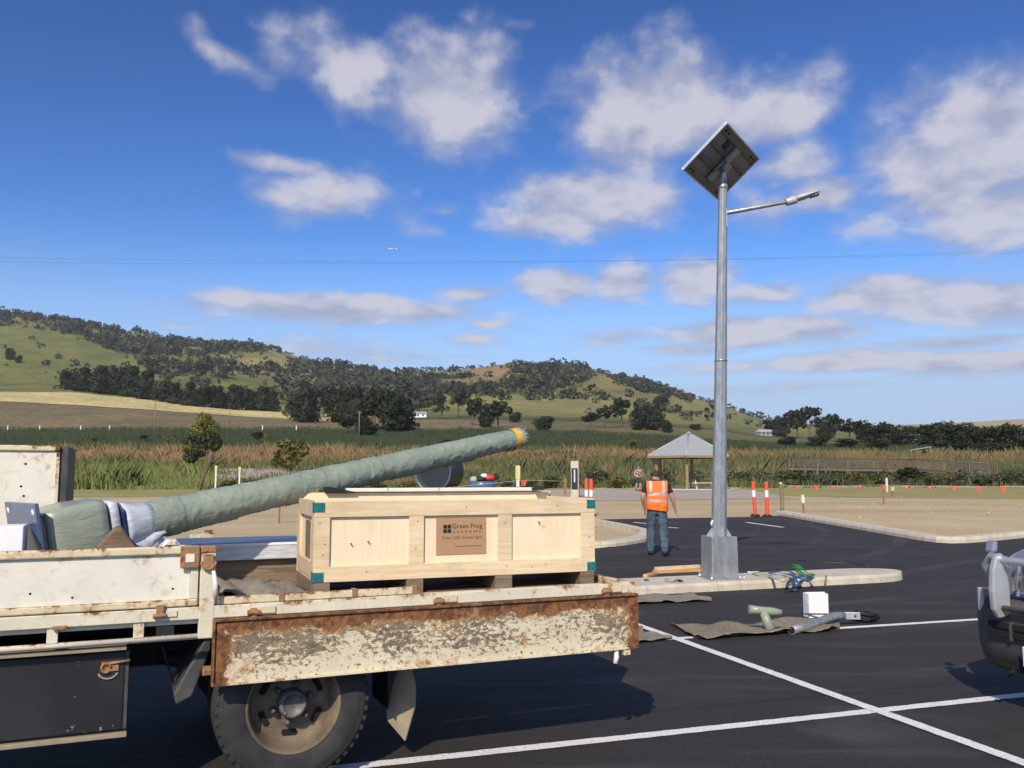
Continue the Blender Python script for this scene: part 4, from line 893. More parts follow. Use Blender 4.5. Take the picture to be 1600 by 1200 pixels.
# ------------------------------------------------------------------ shelter
def shelter():
    c = Vector((X_at(1076, 66), 66, 0)); c.z = zf1(c.x, c.y); k = 66 / FPX
    r = empty('picnic_shelter', c); tag(r, 'six-sided picnic shelter with pale metal roof and timber posts', 'shelter')
    Rr = 70 * k; ze = atY(1072, 711, 63).z - c.z; za = atY(1072, 676, 66).z - c.z; an = [rad(195 + 60 * i) for i in range(6)]
    m = MB(); P = [Vector((math.cos(w) * Rr, math.sin(w) * Rr, ze)) for w in an]; ap = Vector((0, 0, za))
    for i in range(6):
        s = MB(); q = [P[i], P[(i + 1) % 6]]; dn = Vector((0, 0, -.05)); 
        e0, e1 = q; cc = ap.copy()
        s.add([e0, e1, cc, e0 + dn, e1 + dn, cc + dn], [(0, 1, 2), (3, 5, 4), (0, 3, 4, 1), (1, 4, 5, 2), (2, 5, 3, 0)]); s.build('roof_panel', MT['roof'], r)
        s = MB(); s.tube([P[i] + Vector((0, 0, .02)), ap + Vector((0, 0, .02))], .05, 6); s.build('ridge_cap', MT['roof'], r)
        s = MB(); mid = (e0 + e1) / 2; dv = e1 - e0; s.box(mid + Vector((0, 0, -.10)), (dv.length * .985, .05, .16), 0, Matrix.Rotation(math.atan2(dv.y, dv.x), 3, 'Z')); s.build('fascia_beam', MT['post_wood'], r)
    s = MB(); s.lathe([(.22, -.06), (.12, .03), (0, .10)], 12, M=Matrix.Translation(ap)); s.build('roof_finial', MT['roof'], r)
    for w in an:
        q = Vector((math.cos(w), math.sin(w), 0)); b = q * Rr * .80; zt_ = ze + (za - ze) * .2 - .08
        s = MB(); s.box(b + Vector((0, 0, zt_ / 2)), (.20, .20, zt_), 0, Matrix.Rotation(w, 3, 'Z')); s.build('post', MT['post_wood'], r, .01)
        s = MB(); s.tube([b + Vector((0, 0, ze - .75)), q * Rr * .95 + Vector((0, 0, ze - .12))], .06, 6); s.build('brace', MT['post_wood'], r)
    s = MB(); s.lathe([(0, 0.02), (Rr * .95, .02), (Rr * .95, -.1)], 24); s.build('floor_slab', MT['concrete'], r)
    # picnic table under it
    t = empty('picnic_table', c + Vector((.9, -.6, .02)), rad(5)); tag(t, 'picnic table with white-painted legs under the shelter roof', 'picnic table')
    for i in range(4): s = MB(); s.bb(-.95, .95, -.4 + i * .2 + .005, -.4 + i * .2 + .195, .72, .76); s.build('table_plank', MT['grey_wood'], t, .006)
    for sy in (-1, 1):
        s = MB(); s.bb(-1.0, 1.0, sy * .75 - .14, sy * .75 + .14, .42, .46); s.build('bench_seat', MT['stake_white'], t, .006)
    for sx in (-.7, .7):
        s = MB(); s.bb(sx - .04, sx + .04, -.75, .75, .36, .415); s.tube([(sx, -.62, 0), (sx, -.25, .72)], .05, 6); s.tube([(sx, .62, 0), (sx, .25, .72)], .05, 6); s.build('leg_frame', MT['stake_white'], t)
shelter()

# ------------------------------------------------------------------ boardwalk
def boardwalk():
    r = empty('boardwalk', (X_at(1240, 104), 104, 0)); tag(r, 'long grey timber boardwalk with close baluster railings across the wetland', 'boardwalk')
    o = Vector((X_at(1240, 104), 104, 0))
    pts = [atY(1232, 731, 104), atY(1420, 734, 99), atY(1545, 742, 92)]
    for (A, B) in zip(pts, pts[1:]):
        A = A - o; B = B - o; d = (B - A); L = d.length; d.normalize(); n = Vector((-d.y, d.x, 0)).normalized()
        s = MB(); s.grid([[A + n * .1, B + n * .1], [A + n * 1.9, B + n * 1.9]]); s.grid([[A + Vector((0, 0, -.22)), B + Vector((0, 0, -.22))], [A, B]]); s.grid([[A, B], [A + n * .1, B + n * .1]]); s.grid([[A + n * 1.9, B + n * 1.9], [A + n * 1.9 + Vector((0, 0, -.22)), B + n * 1.9 + Vector((0, 0, -.22))]]); s.build('walkway_deck', MT['walk_wood'], r)
        for side in (0.03, 1.87):
            s = MB(); s.tube([A + n * side + Vector((0, 0, 1.18)), B + n * side + Vector((0, 0, 1.18))], .06, 4); s.build('handrail', MT['walk_wood'], r)
            s = MB(); s.tube([A + n * side + Vector((0, 0, .1)), B + n * side + Vector((0, 0, .1))], .05, 4); s.build('bottom_rail', MT['walk_wood'], r)
            s = MB(); k = int(L / .19)
            for i in range(k): q = A.lerp(B, (i + .5) / k) + n * side; s.bb(q.x - .028, q.x + .028, q.y - .02, q.y + .02, q.z + .08, q.z + 1.16)
            b = s.build('balusters', MT['walk_wood'], r, recalc=False); b['kind'] = 'stuff'
        k = max(2, int(L / 2.6))
        for i in range(k + 1):
            for side in (.1, 1.8):
                q = A.lerp(B, i / k) + n * side; zg = zf1(q.x + o.x, q.y + o.y) - .3
                s = MB(); s.bb(q.x - .08, q.x + .08, q.y - .08, q.y + .08, zg, q.z + (1.25 if i < k else .9)); s.build('post', MT['walk_wood'], r)
boardwalk()

# ------------------------------------------------------------------ far buildings, power poles, wires
def farmhouse(px, py, wpx, hpx, label, wallm, roofm, rz=0, name='farmhouse'):
    b = gnd(px, py); k = b.y / FPX; w = wpx * k; h = hpx * k; d = w * .55
    r = empty(name, b, rz); tag(r, label, 'building')
    s = MB(); s.bb(-w / 2, w / 2, -d / 2, d / 2, -.5, h * .55); s.build('wall', wallm, r)
    s = MB(); s.add([(-w * .54, -d * .58, h * .53), (w * .54, -d * .58, h * .53), (w * .54, d * .58, h * .53), (-w * .54, d * .58, h * .53), (-w * .5, 0, h), (w * .5, 0, h)], [(0, 1, 5, 4), (2, 3, 4, 5), (1, 2, 5), (3, 0, 4), (3, 2, 1, 0)]); s.build('roof', roofm, r)
    for i in (-.3, .0, .3):
        s = MB(); s.bb(w * i - w * .05, w * i + w * .05, -d / 2 - .06, -d / 2 + .05, h * .15, h * .42); s.build('window', MT['glass'], r)
farmhouse(654, 652, 26, 9, 'low white farmhouse among the trees below the hills', MT['white'], MT['roof'])
farmhouse(1196, 681, 26, 10, 'pale grey farm shed left of the dark tree row', MT['roof'], MT['lamp_grey'], .3, 'farm_shed')
def skillion():
    b = gnd(1440, 712); k = b.y / FPX; r = empty('open_shed', b, -.5); tag(r, 'small shed with a pale sloping roof behind the boardwalk', 'building'); w = 30 * k
    s = MB(); s.add([(-w * .5, -w * .2, 9 * k), (w * .5, -w * .2, 14 * k), (w * .5, w * .5, 14 * k), (-w * .5, w * .5, 9 * k)] + [(-w * .5, -w * .2, 8 * k), (w * .5, -w * .2, 13 * k), (w * .5, w * .5, 13 * k), (-w * .5, w * .5, 8 * k)], [(0, 1, 2, 3), (7, 6, 5, 4), (0, 4, 5, 1), (1, 5, 6, 2), (2, 6, 7, 3), (3, 7, 4, 0)]); s.build('roof', MT['roof'], r)
    for x, y, z in ((-.45, -.15, 8), (.45, -.15, 13), (-.45, .45, 8), (.45, .45, 13)): s = MB(); s.bb(w * x - .1, w * x + .1, w * y - .1, w * y + .1, -1, z * k); s.build('post', MT['grey_wood'], r)
skillion()
def power_pole(b, h, label, arm=1.6):
    r = empty('power_pole', b); tag(r, label, 'power pole', 'power poles')
    s = MB(); s.tube([(0, 0, -.5), (0, 0, h)], [.17, .12], 10); s.build('pole', MT['grey_wood'], r)
    s = MB(); s.bb(-arm / 2, arm / 2, -.05, .05, h - .5, h - .38); s.build('cross_arm', MT['grey_wood'], r)
    for x in (-.45, 0, .45): s = MB(); s.lathe([(.03, 0), (.06, .03), (.06, .1), (.02, .14)], 8, M=Matrix.Translation((x * arm, 0, h - .38))); s.build('insulator', MT['white_plastic'], r)
power_pole(gnd(241, 682), 58 * gnd(241, 682).y / FPX, 'timber power pole in the mown paddock at left')
power_pole(gnd(561, 686), 44 * gnd(561, 686).y / FPX, 'power pole in front of the big dark clump', 1.2)
power_pole(gnd(358, 664), 26 * gnd(358, 664).y / FPX, 'small far power pole before the right end of the windbreak', 1.0)
pa, pb = Vector((-31, 46, zf1(0, 46))), Vector((36, 43, zf1(0, 43)))
za = atY(0, 410, 46).z; zb = atY(1600, 381, 43).z; zc = atY(1600, 386, 43).z
power_pole(pa, za - pa.z + .45, 'tall power pole beyond the left edge, carrying the wires', 1.8); power_pole(pb, zb - pb.z + .45, 'tall power pole beyond the right edge, carrying the wires', 1.8)
for i, (dx, z0, z1, lb) in enumerate(((-.4, za, zb, 'upper thin power wire crossing the sky'), (.5, za + .25, zc, 'lower thin power wire crossing the sky'))):
    s = MB(); n = 24; A = Vector((pa.x + dx, 46, z0 + .1)); B = Vector((pb.x + dx, 43, z1 + .1)); s.tube([A.lerp(B, t / n) - Vector((0, 0, .55 * 4 * (t / n) * (1 - t / n))) for t in range(n + 1)], .004, 5); tag(s.build('power_wire', MT['black']), lb, 'wire')
def plane():
    q = atY(614, 389, 1500); r = empty('aeroplane', q, rad(4)); tag(r, 'tiny white aeroplane in the blue sky above the left wires', 'aeroplane'); k = 1.0
    s = MB(); s.tube([(-8, 0, 0), (-6.5, 0, .1), (5, 0, 0), (7.5, 0, -.1), (8, 0, -.2)], [.2, .75, .8, .5, .1], 10); s.build('fuselage', MT['white'], r)
    s = MB(); s.prism([(1.5, -8.5, -.1), (2.6, -8.5, -.1), (3.2, 0, -.3), (2.6, 8.5, -.1), (1.5, 8.5, -.1), (0, 0, -.3)], (0, 0, .2)); s.build('wing', MT['white'], r)
    s = MB(); s.prism([(-7.8, -.1, .2), (-6, -.1, .2), (-7.4, -.1, 2.4), (-8.2, -.1, 2.4)], (0, .2, 0)); s.prism([(-8, -2.6, .2), (-7.2, -2.6, .2), (-6.4, 0, .2), (-7.2, 2.6, .2), (-8, 2.6, .2)], (0, 0, .12)); s.build('tail', MT['white'], r)
plane()
for i, px in enumerate((12, 62, 126, 171, 410, 463)):
    b = gnd(px, 672); s = MB(); s.bb(-.16, .16, -.1, .1, -.2, 1.6); o = s.build('fence_post', MT['stake_white'], loc=b); tag(o, f'{ORD[i]} small white fence post from the left along the paddock edge', 'post', 'white paddock posts')

# ------------------------------------------------------------------ bollards, sign, stakes, bunting
def bollard(px, py, lean, label, h=1.12):
    b = gnd(px, py, .012); r = empty('flexible_bollard', b); tag(r, label, 'bollard', 'orange flexible bollards'); r.rotation_euler = (rad(1), lean, 0)
    s = MB(); s.lathe([(0, 0), (.16, 0), (.16, .03), (.08, .06)], 20); s.build('foot', MT['black'], r)
    s = MB(); s.lathe([(.062, .03), (.058, h - .05), (.05, h - .012), (.025, h), (0, h)], 20); s.build('post', MT['bollard_orange'], r)
    for z0, z1 in ((.62, .84),): s = MB(); s.lathe([(.0605, z0), (.0605, z1)], 20); s.build('reflective_band', MT['bollard_white'], r)
bollard(1180, 807, rad(-2.2), 'left of the two orange and white bollards beyond the lamp pole'); bollard(1199, 807.5, rad(-.5), 'right of the two orange and white bollards beyond the lamp pole')
bollard(916.5, 806, 0, 'left bollard of the pair behind the crate corner', 1.2); bollard(924, 806.5, 0, 'right bollard of the pair behind the crate corner', 1.2)
def signpost():
    b = gnd(899, 777); k = b.y / FPX; r = empty('sign_post', b, rad(-12)); tag(r, 'square concrete-grey sign post with black panels behind the crate', 'sign post'); h = 56 * k; w = 12 * k
    s = MB(); s.bb(-w / 2, w / 2, -w / 2, w / 2, -.1, h); s.build('post', MT['concrete'], r, .02)
    for rz in (0, -90):
        R = Matrix.Rotation(rad(rz), 4, 'Z'); s = MB(); s.bb(-w * .4, w * .4, -w / 2 - .025, -w / 2 - .003, h * .22, h * .8, 0, R); p = s.build('sign_panel', MT['black'], r)
        t = MB(); z = h * .42
        while z < h * .74:
            l = random.uniform(.03, .06) * h * .6; t.bb(-w * .10, w * .08, -w / 2 - .030, -w / 2 - .0265, z, z + l * .7, 0, R); z += l
        t.build('lettering', MT['white'], p)
signpost()
def stake(px, py0, py1, label, top='stake_white', w=4, cap=.25, lean=0.0, body='stake_white'):
    b = gnd(px, py0); k = b.y / FPX; h = (py0 - py1) * k; ww = max(w * k, .03)
    r = empty('survey_stake', b); tag(r, label, 'stake', 'survey stakes'); r.rotation_euler = (0, lean, .3)
    s = MB(); s.bb(-ww / 2, ww / 2, -ww / 3, ww / 3, -.1, h * (1 - cap)); s.build('shaft', MT[body], r)
    s = MB(); s.bb(-ww * .75, ww * .75, -ww / 2.2, ww / 2.2, h * (1 - cap), h); s.build('painted_top', MT[top], r)
stake(336, 776, 728, 'white stake with yellow top just right of the leaning tree', 'stake_yellow', 2.4, .16); stake(373, 778, 730, 'white stake with yellow top farther right of the leaning tree', 'stake_yellow', 2.4, .16)
stake(809, 778, 728, 'wide yellow-topped stake behind the crate', 'stake_yellow', 4.5, .42); stake(883, 780, 748, 'short rusty stake left of the sign post', 'rust', 3, .2, 0, 'rust')
stake(1221, 801, 754, 'dark stake with yellow cap right of the orange bollards', 'stake_yellow', 2.8, .07, 0, 'pine_old'); stake(1257, 808, 774, 'short stake with white top on the soil right of the bollards', 'stake_white', 3, .36, rad(-4), 'rust')
stake(1386, 769, 747, 'white stake on the right-hand lawn', 'stake_white', 2.0, .6); stake(1395, 776, 761, 'short stake with yellow cap on the right-hand lawn', 'stake_yellow', 2.6, .4, 0, 'pine_old')
def bunting(pts, flags, label, posts=()):
    o = pts[0]; r = empty('bunting', o); tag(r, label, 'bunting')
    def at(px):
        for a, b in zip(pts, pts[1:]):
            ua, ub = a.x / a.y, b.x / b.y; u = (px - 800) / FPX
            if ua <= u <= ub:
                t = (u * a.y - a.x) / ((b.x - a.x) - u * (b.y - a.y)); return a.lerp(b, t)
        return pts[-1]
    s = MB(); s.tube([q - o for q in pts], .003, 5); s.build('string', MT['white_plastic'], r)
    for px, w, h in flags:
        c = at(px) - o; s = MB(); k = (c + o).y / FPX; w *= k * random.uniform(.55, .85); h *= k * random.uniform(.6, 1.0); tw = random.uniform(-.6, .6); R = Matrix.Rotation(tw, 4, 'Z'); R.translation = c
        s.add([(-w / 2, 0, 0), (w / 2, 0, 0), (w * .38, .03, -h * .6), (w * .06, -.03, -h), (-w * .3, .05, -h * .75)], [(0, 1, 2, 3, 4)], M=R); s.add([(-w / 2, .006, 0), (w / 2, .006, 0), (w * .38, .036, -h * .6), (w * .06, -.024, -h), (-w * .3, .056, -h * .75)], [(4, 3, 2, 1, 0)], M=R); s.build('flag', MT['orange_flag'], r, recalc=False)
    for px in posts:
        c = at(px) - o; zg = zf1(c.x + o.x, c.y + o.y); s = MB(); s.bb(c.x - .02, c.x + .02, c.y - .02, c.y + .02, zg - .1 - o.z, c.z + .03); s.build('post', MT['pine_old'], r)
bunting([atY(1219, 758, 32.5), atY(1300, 759.5, 36), atY(1376, 757.5, 38), atY(1480, 760.5, 37), atY(1600, 760, 34), atY(1800, 758, 28)],
        [(1240, 13, 7), (1272, 11, 7), (1304, 8, 5), (1340, 9, 6), (1376, 11, 8), (1412, 10, 7), (1449, 10, 7), (1485, 12, 9), (1524, 13, 11), (1562, 13, 11), (1600, 14, 10), (1640, 14, 10)], 'string of orange flags across the bare ground at right', (1221, 1376, 1700))
bunting([atY(60, 782, 26), atY(115, 780, 26), atY(448, 787, 26), atY(819, 750, 27), atY(880, 752, 27)], [(115, 14, 11), (448, 14, 9), (819, 11, 13)], 'slack line with a few orange flags behind the truck', (70, 440, 815))

# the steel pipe and the tub lying behind the crate
def big_pipe():
    b = gnd(676, 766); k = b.y / FPX; R = 31 * k; r = empty('steel_pipe', b + Vector((0, 0, R * .93)), rad(-24)); tag(r, 'large open steel pipe section lying on the grass behind the crate', 'pipe')
    s = MB(); L = 2.0
    s.lathe([(R, 0), (R * 1.0, L), (R * .96, L), (R * .96, 0), (R, 0)], 48, axis='y'); s.build('pipe_wall', MT['guard'], r)
    s = MB(); s.lathe([(R * 1.03, -.03), (R * 1.03, .08), (R * .955, .08), (R * .955, -.03), (R * 1.03, -.03)], 48, axis='y'); s.build('blue_rim', MT['blue_film'], r)
    s = MB(); s.lathe([(0, L * .35), (R * .955, L * .35)], 48, axis='y'); s.build('inside_shade_disc', MT['pipe_shade'], r)  # added dark disc: paints the shade deep in the open pipe
big_pipe()
def tub():
    b = gnd(754, 767); k = b.y / FPX; r = empty('work_tub', b, .2); tag(r, 'low dark blue tub piled with bags and a red jacket behind the crate', 'tub'); w = 23 * k
    s = MB(); s.lathe([(w * .75, 0), (w * .9, .1), (w, 15 * k), (w * .94, 15 * k), (w * .8, .12), (0, .12)], 28); s.build('tub', MT['blue_film'], r)
    for nm, x, z, sx, sz, mt in (('jacket', .45, 20, .5, 6, 'shirt_red'), ('bag', -.1, 18, .5, 5, 'black'), ('bag', -.6, 17, .28, 6, 'strap_pale'), ('bag', .1, 23, .25, 4, 'white'), ('helmet', .9, 22, .16, 5, 'black')):
        s = MB(); rr = random.Random(x); rings = []
        for i in range(7):
            t = math.pi * i / 6; rings.append([Vector((x * w + math.sin(t) * sx * w * math.cos(a) * rr.uniform(.85, 1.1), math.sin(t) * .4 * w * math.sin(a), z * k - math.cos(t) * sz * k)) for a in [2 * math.pi * j / 12 for j in range(12)]])
        s.loft(rings); s.build(nm, MT['red'] if mt == 'shirt_red' else MT[mt], r)
tub()
# ------------------------------------------------------------------ the truck
TO = Vector((-1.13, 4.62, 0.012)); TH = rad(23.7)
TA = Vector((math.cos(TH), math.sin(TH), 0)); TLt = Vector((-math.sin(TH), math.cos(TH), 0))
def tr(px, py, ly=0.0):
    """place on the truck's lengthwise plane ly, in the truck's own coordinates"""
    v = Vector(ray(px, py)); c = Vector(CP); t = ((TO + TLt * ly) - c).dot(TLt) / v.dot(TLt); P = c + v * t - TO
    return Vector((P.dot(TA), ly, P.z))
def tworld(q): return TO + TA * q[0] + TLt * q[1] + Vector((0, 0, q[2]))
def truck():
    r = empty('flatbed_truck', TO, TH); tag(r, 'old cream flatbed truck, rusty, with one side board hanging down', 'truck')
    def P(name, mb, mat, bevel=0, parent=None): return mb.build(name, mat if not isinstance(mat, str) else MT[mat], parent or r, bevel)
    # frame
    for y in (.66, 1.34): P('chassis_rail', MB().bb(-4.3, 1.9, y - .04, y + .04, .56, .78), 'chassis')
    for x in (-2.6, -1.6, -.6, .9, 1.85): P('cross_member', MB().bb(x - .04, x + .04, .02, 2.08, .785, .858), 'chassis')
    for i in range(14):
        y0 = .065 + i * .1405; P('deck_plank', MB().bb(-2.35, 1.985, y0, y0 + .134, .86, .90 + random.uniform(-.003, .003)), 'deck_wood', .004)
    for y0, y1 in ((0, .06), (2.04, 2.10)):
        m = MB(); m.bb(-2.4, 2.0, y0, y1, .885, .945); m.bb(-2.4, 2.0, y0 + .03, y1 + .002 if y0 else y1 - .001, .80 if y0 else .86, .8845); P('deck_side_rail', m, 'cream_rail', .004)
    P('deck_end_rail', MB().bb(2.001, 2.045, 0, 2.1, .80, .948), 'cream_rust', .004)
    P('rope_rail', MB().bb(-.36, .683, .010, .045, .9475, .985), 'cream_rust', .006)
    for x in (-.05, .33, .66): P('rope_rail_lug', MB().bb(x - .014, x + .014, .004, .05, .9465, .992), 'rust', .003)
    # the hanging side board: a folded steel pan
    b = MB(); x0, x1, z0, z1 = -.372, 2.03, .575, .872
    b.bb(x0, x1, -.032, -.028, z0, z1); b.bb(x0, x1, -.045, -.005, z1, z1 + .012); b.bb(x0, x1, -.045, -.005, z0 - .012, z0); b.bb(x0 - .012, x0, -.045, -.005, z0 - .012, z1 + .012); b.bb(x1, x1 + .012, -.045, -.005, z0 - .012, z1 + .012)
    bo = P('hanging_side_board', b, 'board', .003); bo['label'] = 'hanging side board with worn, rust-blotched cream paint'
    for x in (-.19, .79, 1.84):
        m = MB(); m.tube([(x - .03, -.02, .905), (x + .03, -.02, .905)], .014, 10); m.bb(x - .016, x + .016, -.024, -.001, .868, .925); P('hinge', m, 'rust', .002)
        P('hinge_strap', MB().bb(x + .03, x + .11, -.010, -.0015, .895, .93), 'cream_rust', .003)
    m = MB(); m.tube([(1.90, -.02, .57), (1.895, -.03, .52), (1.885, -.03, .485)], [.012, .016, .014], 8); P('board_latch', m, 'white_plastic'); P('board_pin', MB().bb(2.043, 2.075, -.04, -.01, .66, .69), 'rust'); P('board_pin', MB().bb(-.425, -.386, -.035, -.005, .62, .66), 'rust'); P('board_pin', MB().bb(1.94, 1.985, -.04, -.005, .53, .56), 'cream_rust')
    # raised front side board
    f = empty('raised_side_board', (0, 0, 0), 0, r)
    P('sheet', MB().bb(-2.35, -.495, .016, .021, .985, 1.205), 'cream', 0, f); P('top_rim', MB().bb(-2.35, -.456, -.004, .04, 1.203, 1.242), 'cream_rust', .008, f)
    P('bottom_rim', MB().bb(-2.35, -.456, .0, .036, .951, .984), 'cream_rust', .006, f); P('end_stile', MB().bb(-.4935, -.457, .002, .034, .9845, 1.2025), 'cream_rail', .004, f)
    for x in (-1.05, -1.65): P('stiffener', MB().bb(x - .02, x + .02, .021, .034, .99, 1.2), 'cream', .003, f)
    P('corner_latch', MB().bb(-.545, -.4555, -.018, -.0045, 1.135, 1.243), 'rust', .006); P('latch_face', MB().box((-.5, -.020, 1.185), (.04, .004, .04)), 'cream')
    P('corner_post', MB().bb(-.449, -.377, -.002, .052, .79, 1.205), 'cream_rail', .005); P('post_cap', MB().bb(-.451, -.375, -.006, .056, 1.2055, 1.24), 'rust', .006)
    m = MB(); m.tube([(-.413 + .034 * math.cos(t), -.025, 1.165 + .036 * math.sin(t)) for t in np.linspace(math.pi, 2 * math.pi, 9)], .008, 8); m.bb(-.437, -.389, -.03, -.004, 1.135, 1.20); P('post_ring', m, 'rust', .003)
    m = MB(); m.tube([(-.39, -.03, 1.12), (-.378, -.035, 1.06), (-.376, -.03, .99)], [.009, .012, .012], 8); P('latch_lever', m, 'white_plastic')
    m = MB(); m.bb(-.645, -.61, -.022, -.002, .915, .965); m.tube([(-.66, -.016, .915), (-.60, -.016, .915)], .012, 8); P('hinge', m, 'rust', .003); P('hinge_strap', MB().bb(-.60, -.55, -.008, -.001, .905, .935), 'cream_rail', .002)
    m = MB(); m.bb(-1.09, -1.03, -.018, -.001, .878, .895); P('hinge', m, 'rust', .003)
    # step rail under the deck
    P('step_rail', MB().tube([(-2.4, .02, .800), (-.36, .02, .800)], .014, 12), 'cream_rail')
    for x0, x1 in ((-1.112, -1.065), (-.743, -.695), (-1.5, -1.453)): P('rail_bracket', MB().bb(x0, x1, .008, .032, .812, .8845), 'cream_rail', .003)
    P('box_hanger', MB().bb(-2.1, -.77, .03, .10, .758, .775), 'flap'); 
    # tool box
    t = empty('tool_box', (0, 0, 0), 0, r)
    P('box', MB().bb(-2.1, -.752, .095, .58, .35, .75), 'chassis', .006, t); P('door', MB().bb(-2.06, -.772, .080, .0945, .378, .742), 'black_box', .006, t); P('bottom_lip', MB().bb(-2.1, -.752, .060, .094, .345, .366), 'flap', .003, t); P('end_lip', MB().bb(-.7715, -.755, .086, .0945, .38, .742), 'guard', 0, t)
    m = MB(); m.tube([(-.86, .070, .69), (-.75, .070, .70)], .006, 8); m.tube([(-.855 + .02 * math.cos(a), .072, .672 + .022 * math.sin(a)) for a in np.linspace(0, 5.5, 12)], .006, 8); m.bb(-.875, -.80, .074, .0795, .655, .70); P('latch', m, 'rust', 0, t)
    m = MB(); m.tube([(-.845 + .045 * math.cos(a), .076, .66 + .04 * math.sin(a)) for a in np.linspace(3.5, 5.9, 9)], .005, 6); P('latch_scratch_guard', m, 'flap', 0, t)
    # mudguards
    g = MB(); pr = [(-.385, .80), (-.345, .79), (-.455, .485), (-.53, .452), (-.545, .505)]; g.prism([(x, .14, z) for x, z in pr], (0, .34, 0)); P('front_mudguard', g, 'guard', .01)
    P('guard_stay', MB().tube([(-.62, .2, .79), (-.545, .2, .55)], .006, 6), 'chassis')
    g = MB(); prf = [(.585, .62), (.655, .61), (.715, .52), (.742, .41), (.742, .29), (.695, .10), (.605, .21), (.592, .40)]
    g.prism([(x, .24 + .10 * (.745 - x) / .16, z) for x, z in prf], (.012, .012, 0)); P('rear_mudflap', g, 'flap', .004)
    g = MB(); prf = [(.56, .70), (.605, .70), (.66, .60), (.60, .44), (.578, .30)]; g.prism([(x, .20, z) for x, z in prf], (0, .35, 0)); P('flap_hanger', g, 'chassis')
    # wheels: dual at the rear
    def wheel(x, y, out, dish=True):
        w = empty('wheel', (x, y, .40), 0, r); s = out
        m = MB(); m.lathe([(.235, .0), (.255, -.012), (.31, -.022), (.345, -.018), (.355, -.012), (.362, -.014), (.375, .0), (.392, .012), (.395, .03), (.388, .036), (.40, .042), (.40, .08), (.39, .085), (.39, .095), (.40, .10), (.40, .15), (.392, .18), (.36, .2), (.25, .2)], 72, axis='y'); ty = P('tyre', m, 'tyre', 0, w); ty.scale = (1, s, 1)
        # worn shoulder blocks
        m = MB()
        for k in range(48):
            a = 2 * math.pi * k / 48; m.box((math.cos(a) * .379, .0045, math.sin(a) * .379), (.030, .014, .026), 0, Matrix.Rotation(-a, 3, 'Y'))
        bl = P('shoulder_blocks', m, 'tyre', .004, w); bl['kind'] = 'stuff'; bl.scale = (1, s, 1)
        m = MB(); m.lathe([(.243, .004), (.246, -.006), (.238, -.010), (.228, .0), (.222, .03), (.214, .075), (.20, .10)], 64, axis='y'); m.lathe([(.20, .1), (.17, .112), (.13, .11), (.105, .098), (.0, .098)], 64, axis='y'); rm = P('rim', m, 'rim', 0, w); rm.scale = (1, s, 1)
        for k in range(6):
            a = 2 * math.pi * k / 6 - .55; m = MB(); R = Matrix.Rotation(-a + 1.57, 4, 'Y'); R.translation = (math.cos(a) * .158, .103, math.sin(a) * .158)
            m.prism([(q[0] * .042 + (0 if abs(q[0]) < .5 else 0), 0, q[1] * .015) for q in ((-1, 0), (-.8, 1), (.8, 1), (1, 0), (.8, -1), (-.8, -1))], (0, .012, 0), 0, R); q = P('vent_hole', m, 'dark_hole', 0, w); q.scale = (1, s, 1)
        m = MB(); m.lathe([(.074, .098), (.074, .035), (.066, .022), (.052, .02), (.05, .026), (.0, .026)], 32, axis='y'); h = P('hub', m, 'hub', 0, w); h.scale = (1, s, 1)
        for k in range(6):
            a = 2 * math.pi * k / 6 + .3; m = MB(); m.lathe([(.018, .1), (.018, .06), (.010, .055), (.010, .045), (0, .045)], 6, M=Matrix.Translation((math.cos(a) * .10, 0, math.sin(a) * .10)), axis='y'); q = P('wheel_nut', m, 'hub', 0, w); q.scale = (1, s, 1)
            a += .5; m = MB(); m.lathe([(.008, .028), (.008, .018), (0, .018)], 6, M=Matrix.Translation((math.cos(a) * .058, 0, math.sin(a) * .058)), axis='y'); q = P('hub_bolt', m, 'hub', 0, w); q.scale = (1, s, 1)
        return w
    wheel(.045, .10, 1); wheel(.045, 2.0, -1)
    for y, s in ((.33, 1), (1.77, -1)):
        w = empty('inner_wheel', (.045, y, .40), 0, r); m = MB(); m.lathe([(.2, 0), (.31, -.02), (.37, 0), (.40, .04), (.40, .15), (.36, .2), (.2, .2)], 48, axis='y'); q = P('tyre', m, 'tyre', 0, w); q.scale = (1, s, 1)
    m = MB(); m.tube([(.045, .2, .40), (.045, 1.9, .40)], .06, 12); m.lathe([(.1, -.12), (.16, -.06), (.16, .06), (.1, .12)], 20, M=Matrix.Translation((.045, 1.05, .4)), axis='y'); P('rear_axle', m, 'chassis')
    for y in (.55, 1.5): m = MB(); m.tube([(-.6, y, .62), (-.3, y, .53), (.045, y, .49), (.4, y, .53), (.7, y, .62)], .04, 6); P('leaf_spring', m, 'chassis')
    P('rear_bar', MB().bb(1.86, 1.9, .3, 1.8, .50, .56), 'chassis', .004)
    # cabinet behind the cab
    c = empty('deck_cabinet', (0, 0, 0), 0, r)
    P('sheet', MB().bb(-2.3, -1.150, .955, 1.75, .905, 1.725), 'cream', .006, c); P('top_rim', MB().bb(-2.3, -1.150, .940, 1.75, 1.726, 1.757), 'cream_rust', .006, c); P('end_face_shade', MB().bb(-1.1485, -1.106, .962, 1.75, .905, 1.755), 'guard', .004, c); P('edge_strip', MB().bb(-1.168, -1.1505, .948, .9545, .91, 1.725), 'cream_rust', .002, c)  # dark end strip: shade on the cabinet's end face put into its colour
    for i, (px, py) in enumerate(((40, 725), (33, 760), (37, 775), (30, 789))):
        q = tr(px, py, .953); m = MB(); m.lathe([(0, .9535), (.004, .9535), (.007, .9548)], 10, M=Matrix.Translation((q.x, 0, q.z)), axis='y'); P('bolt_hole', m, 'dark_hole', 0, c)
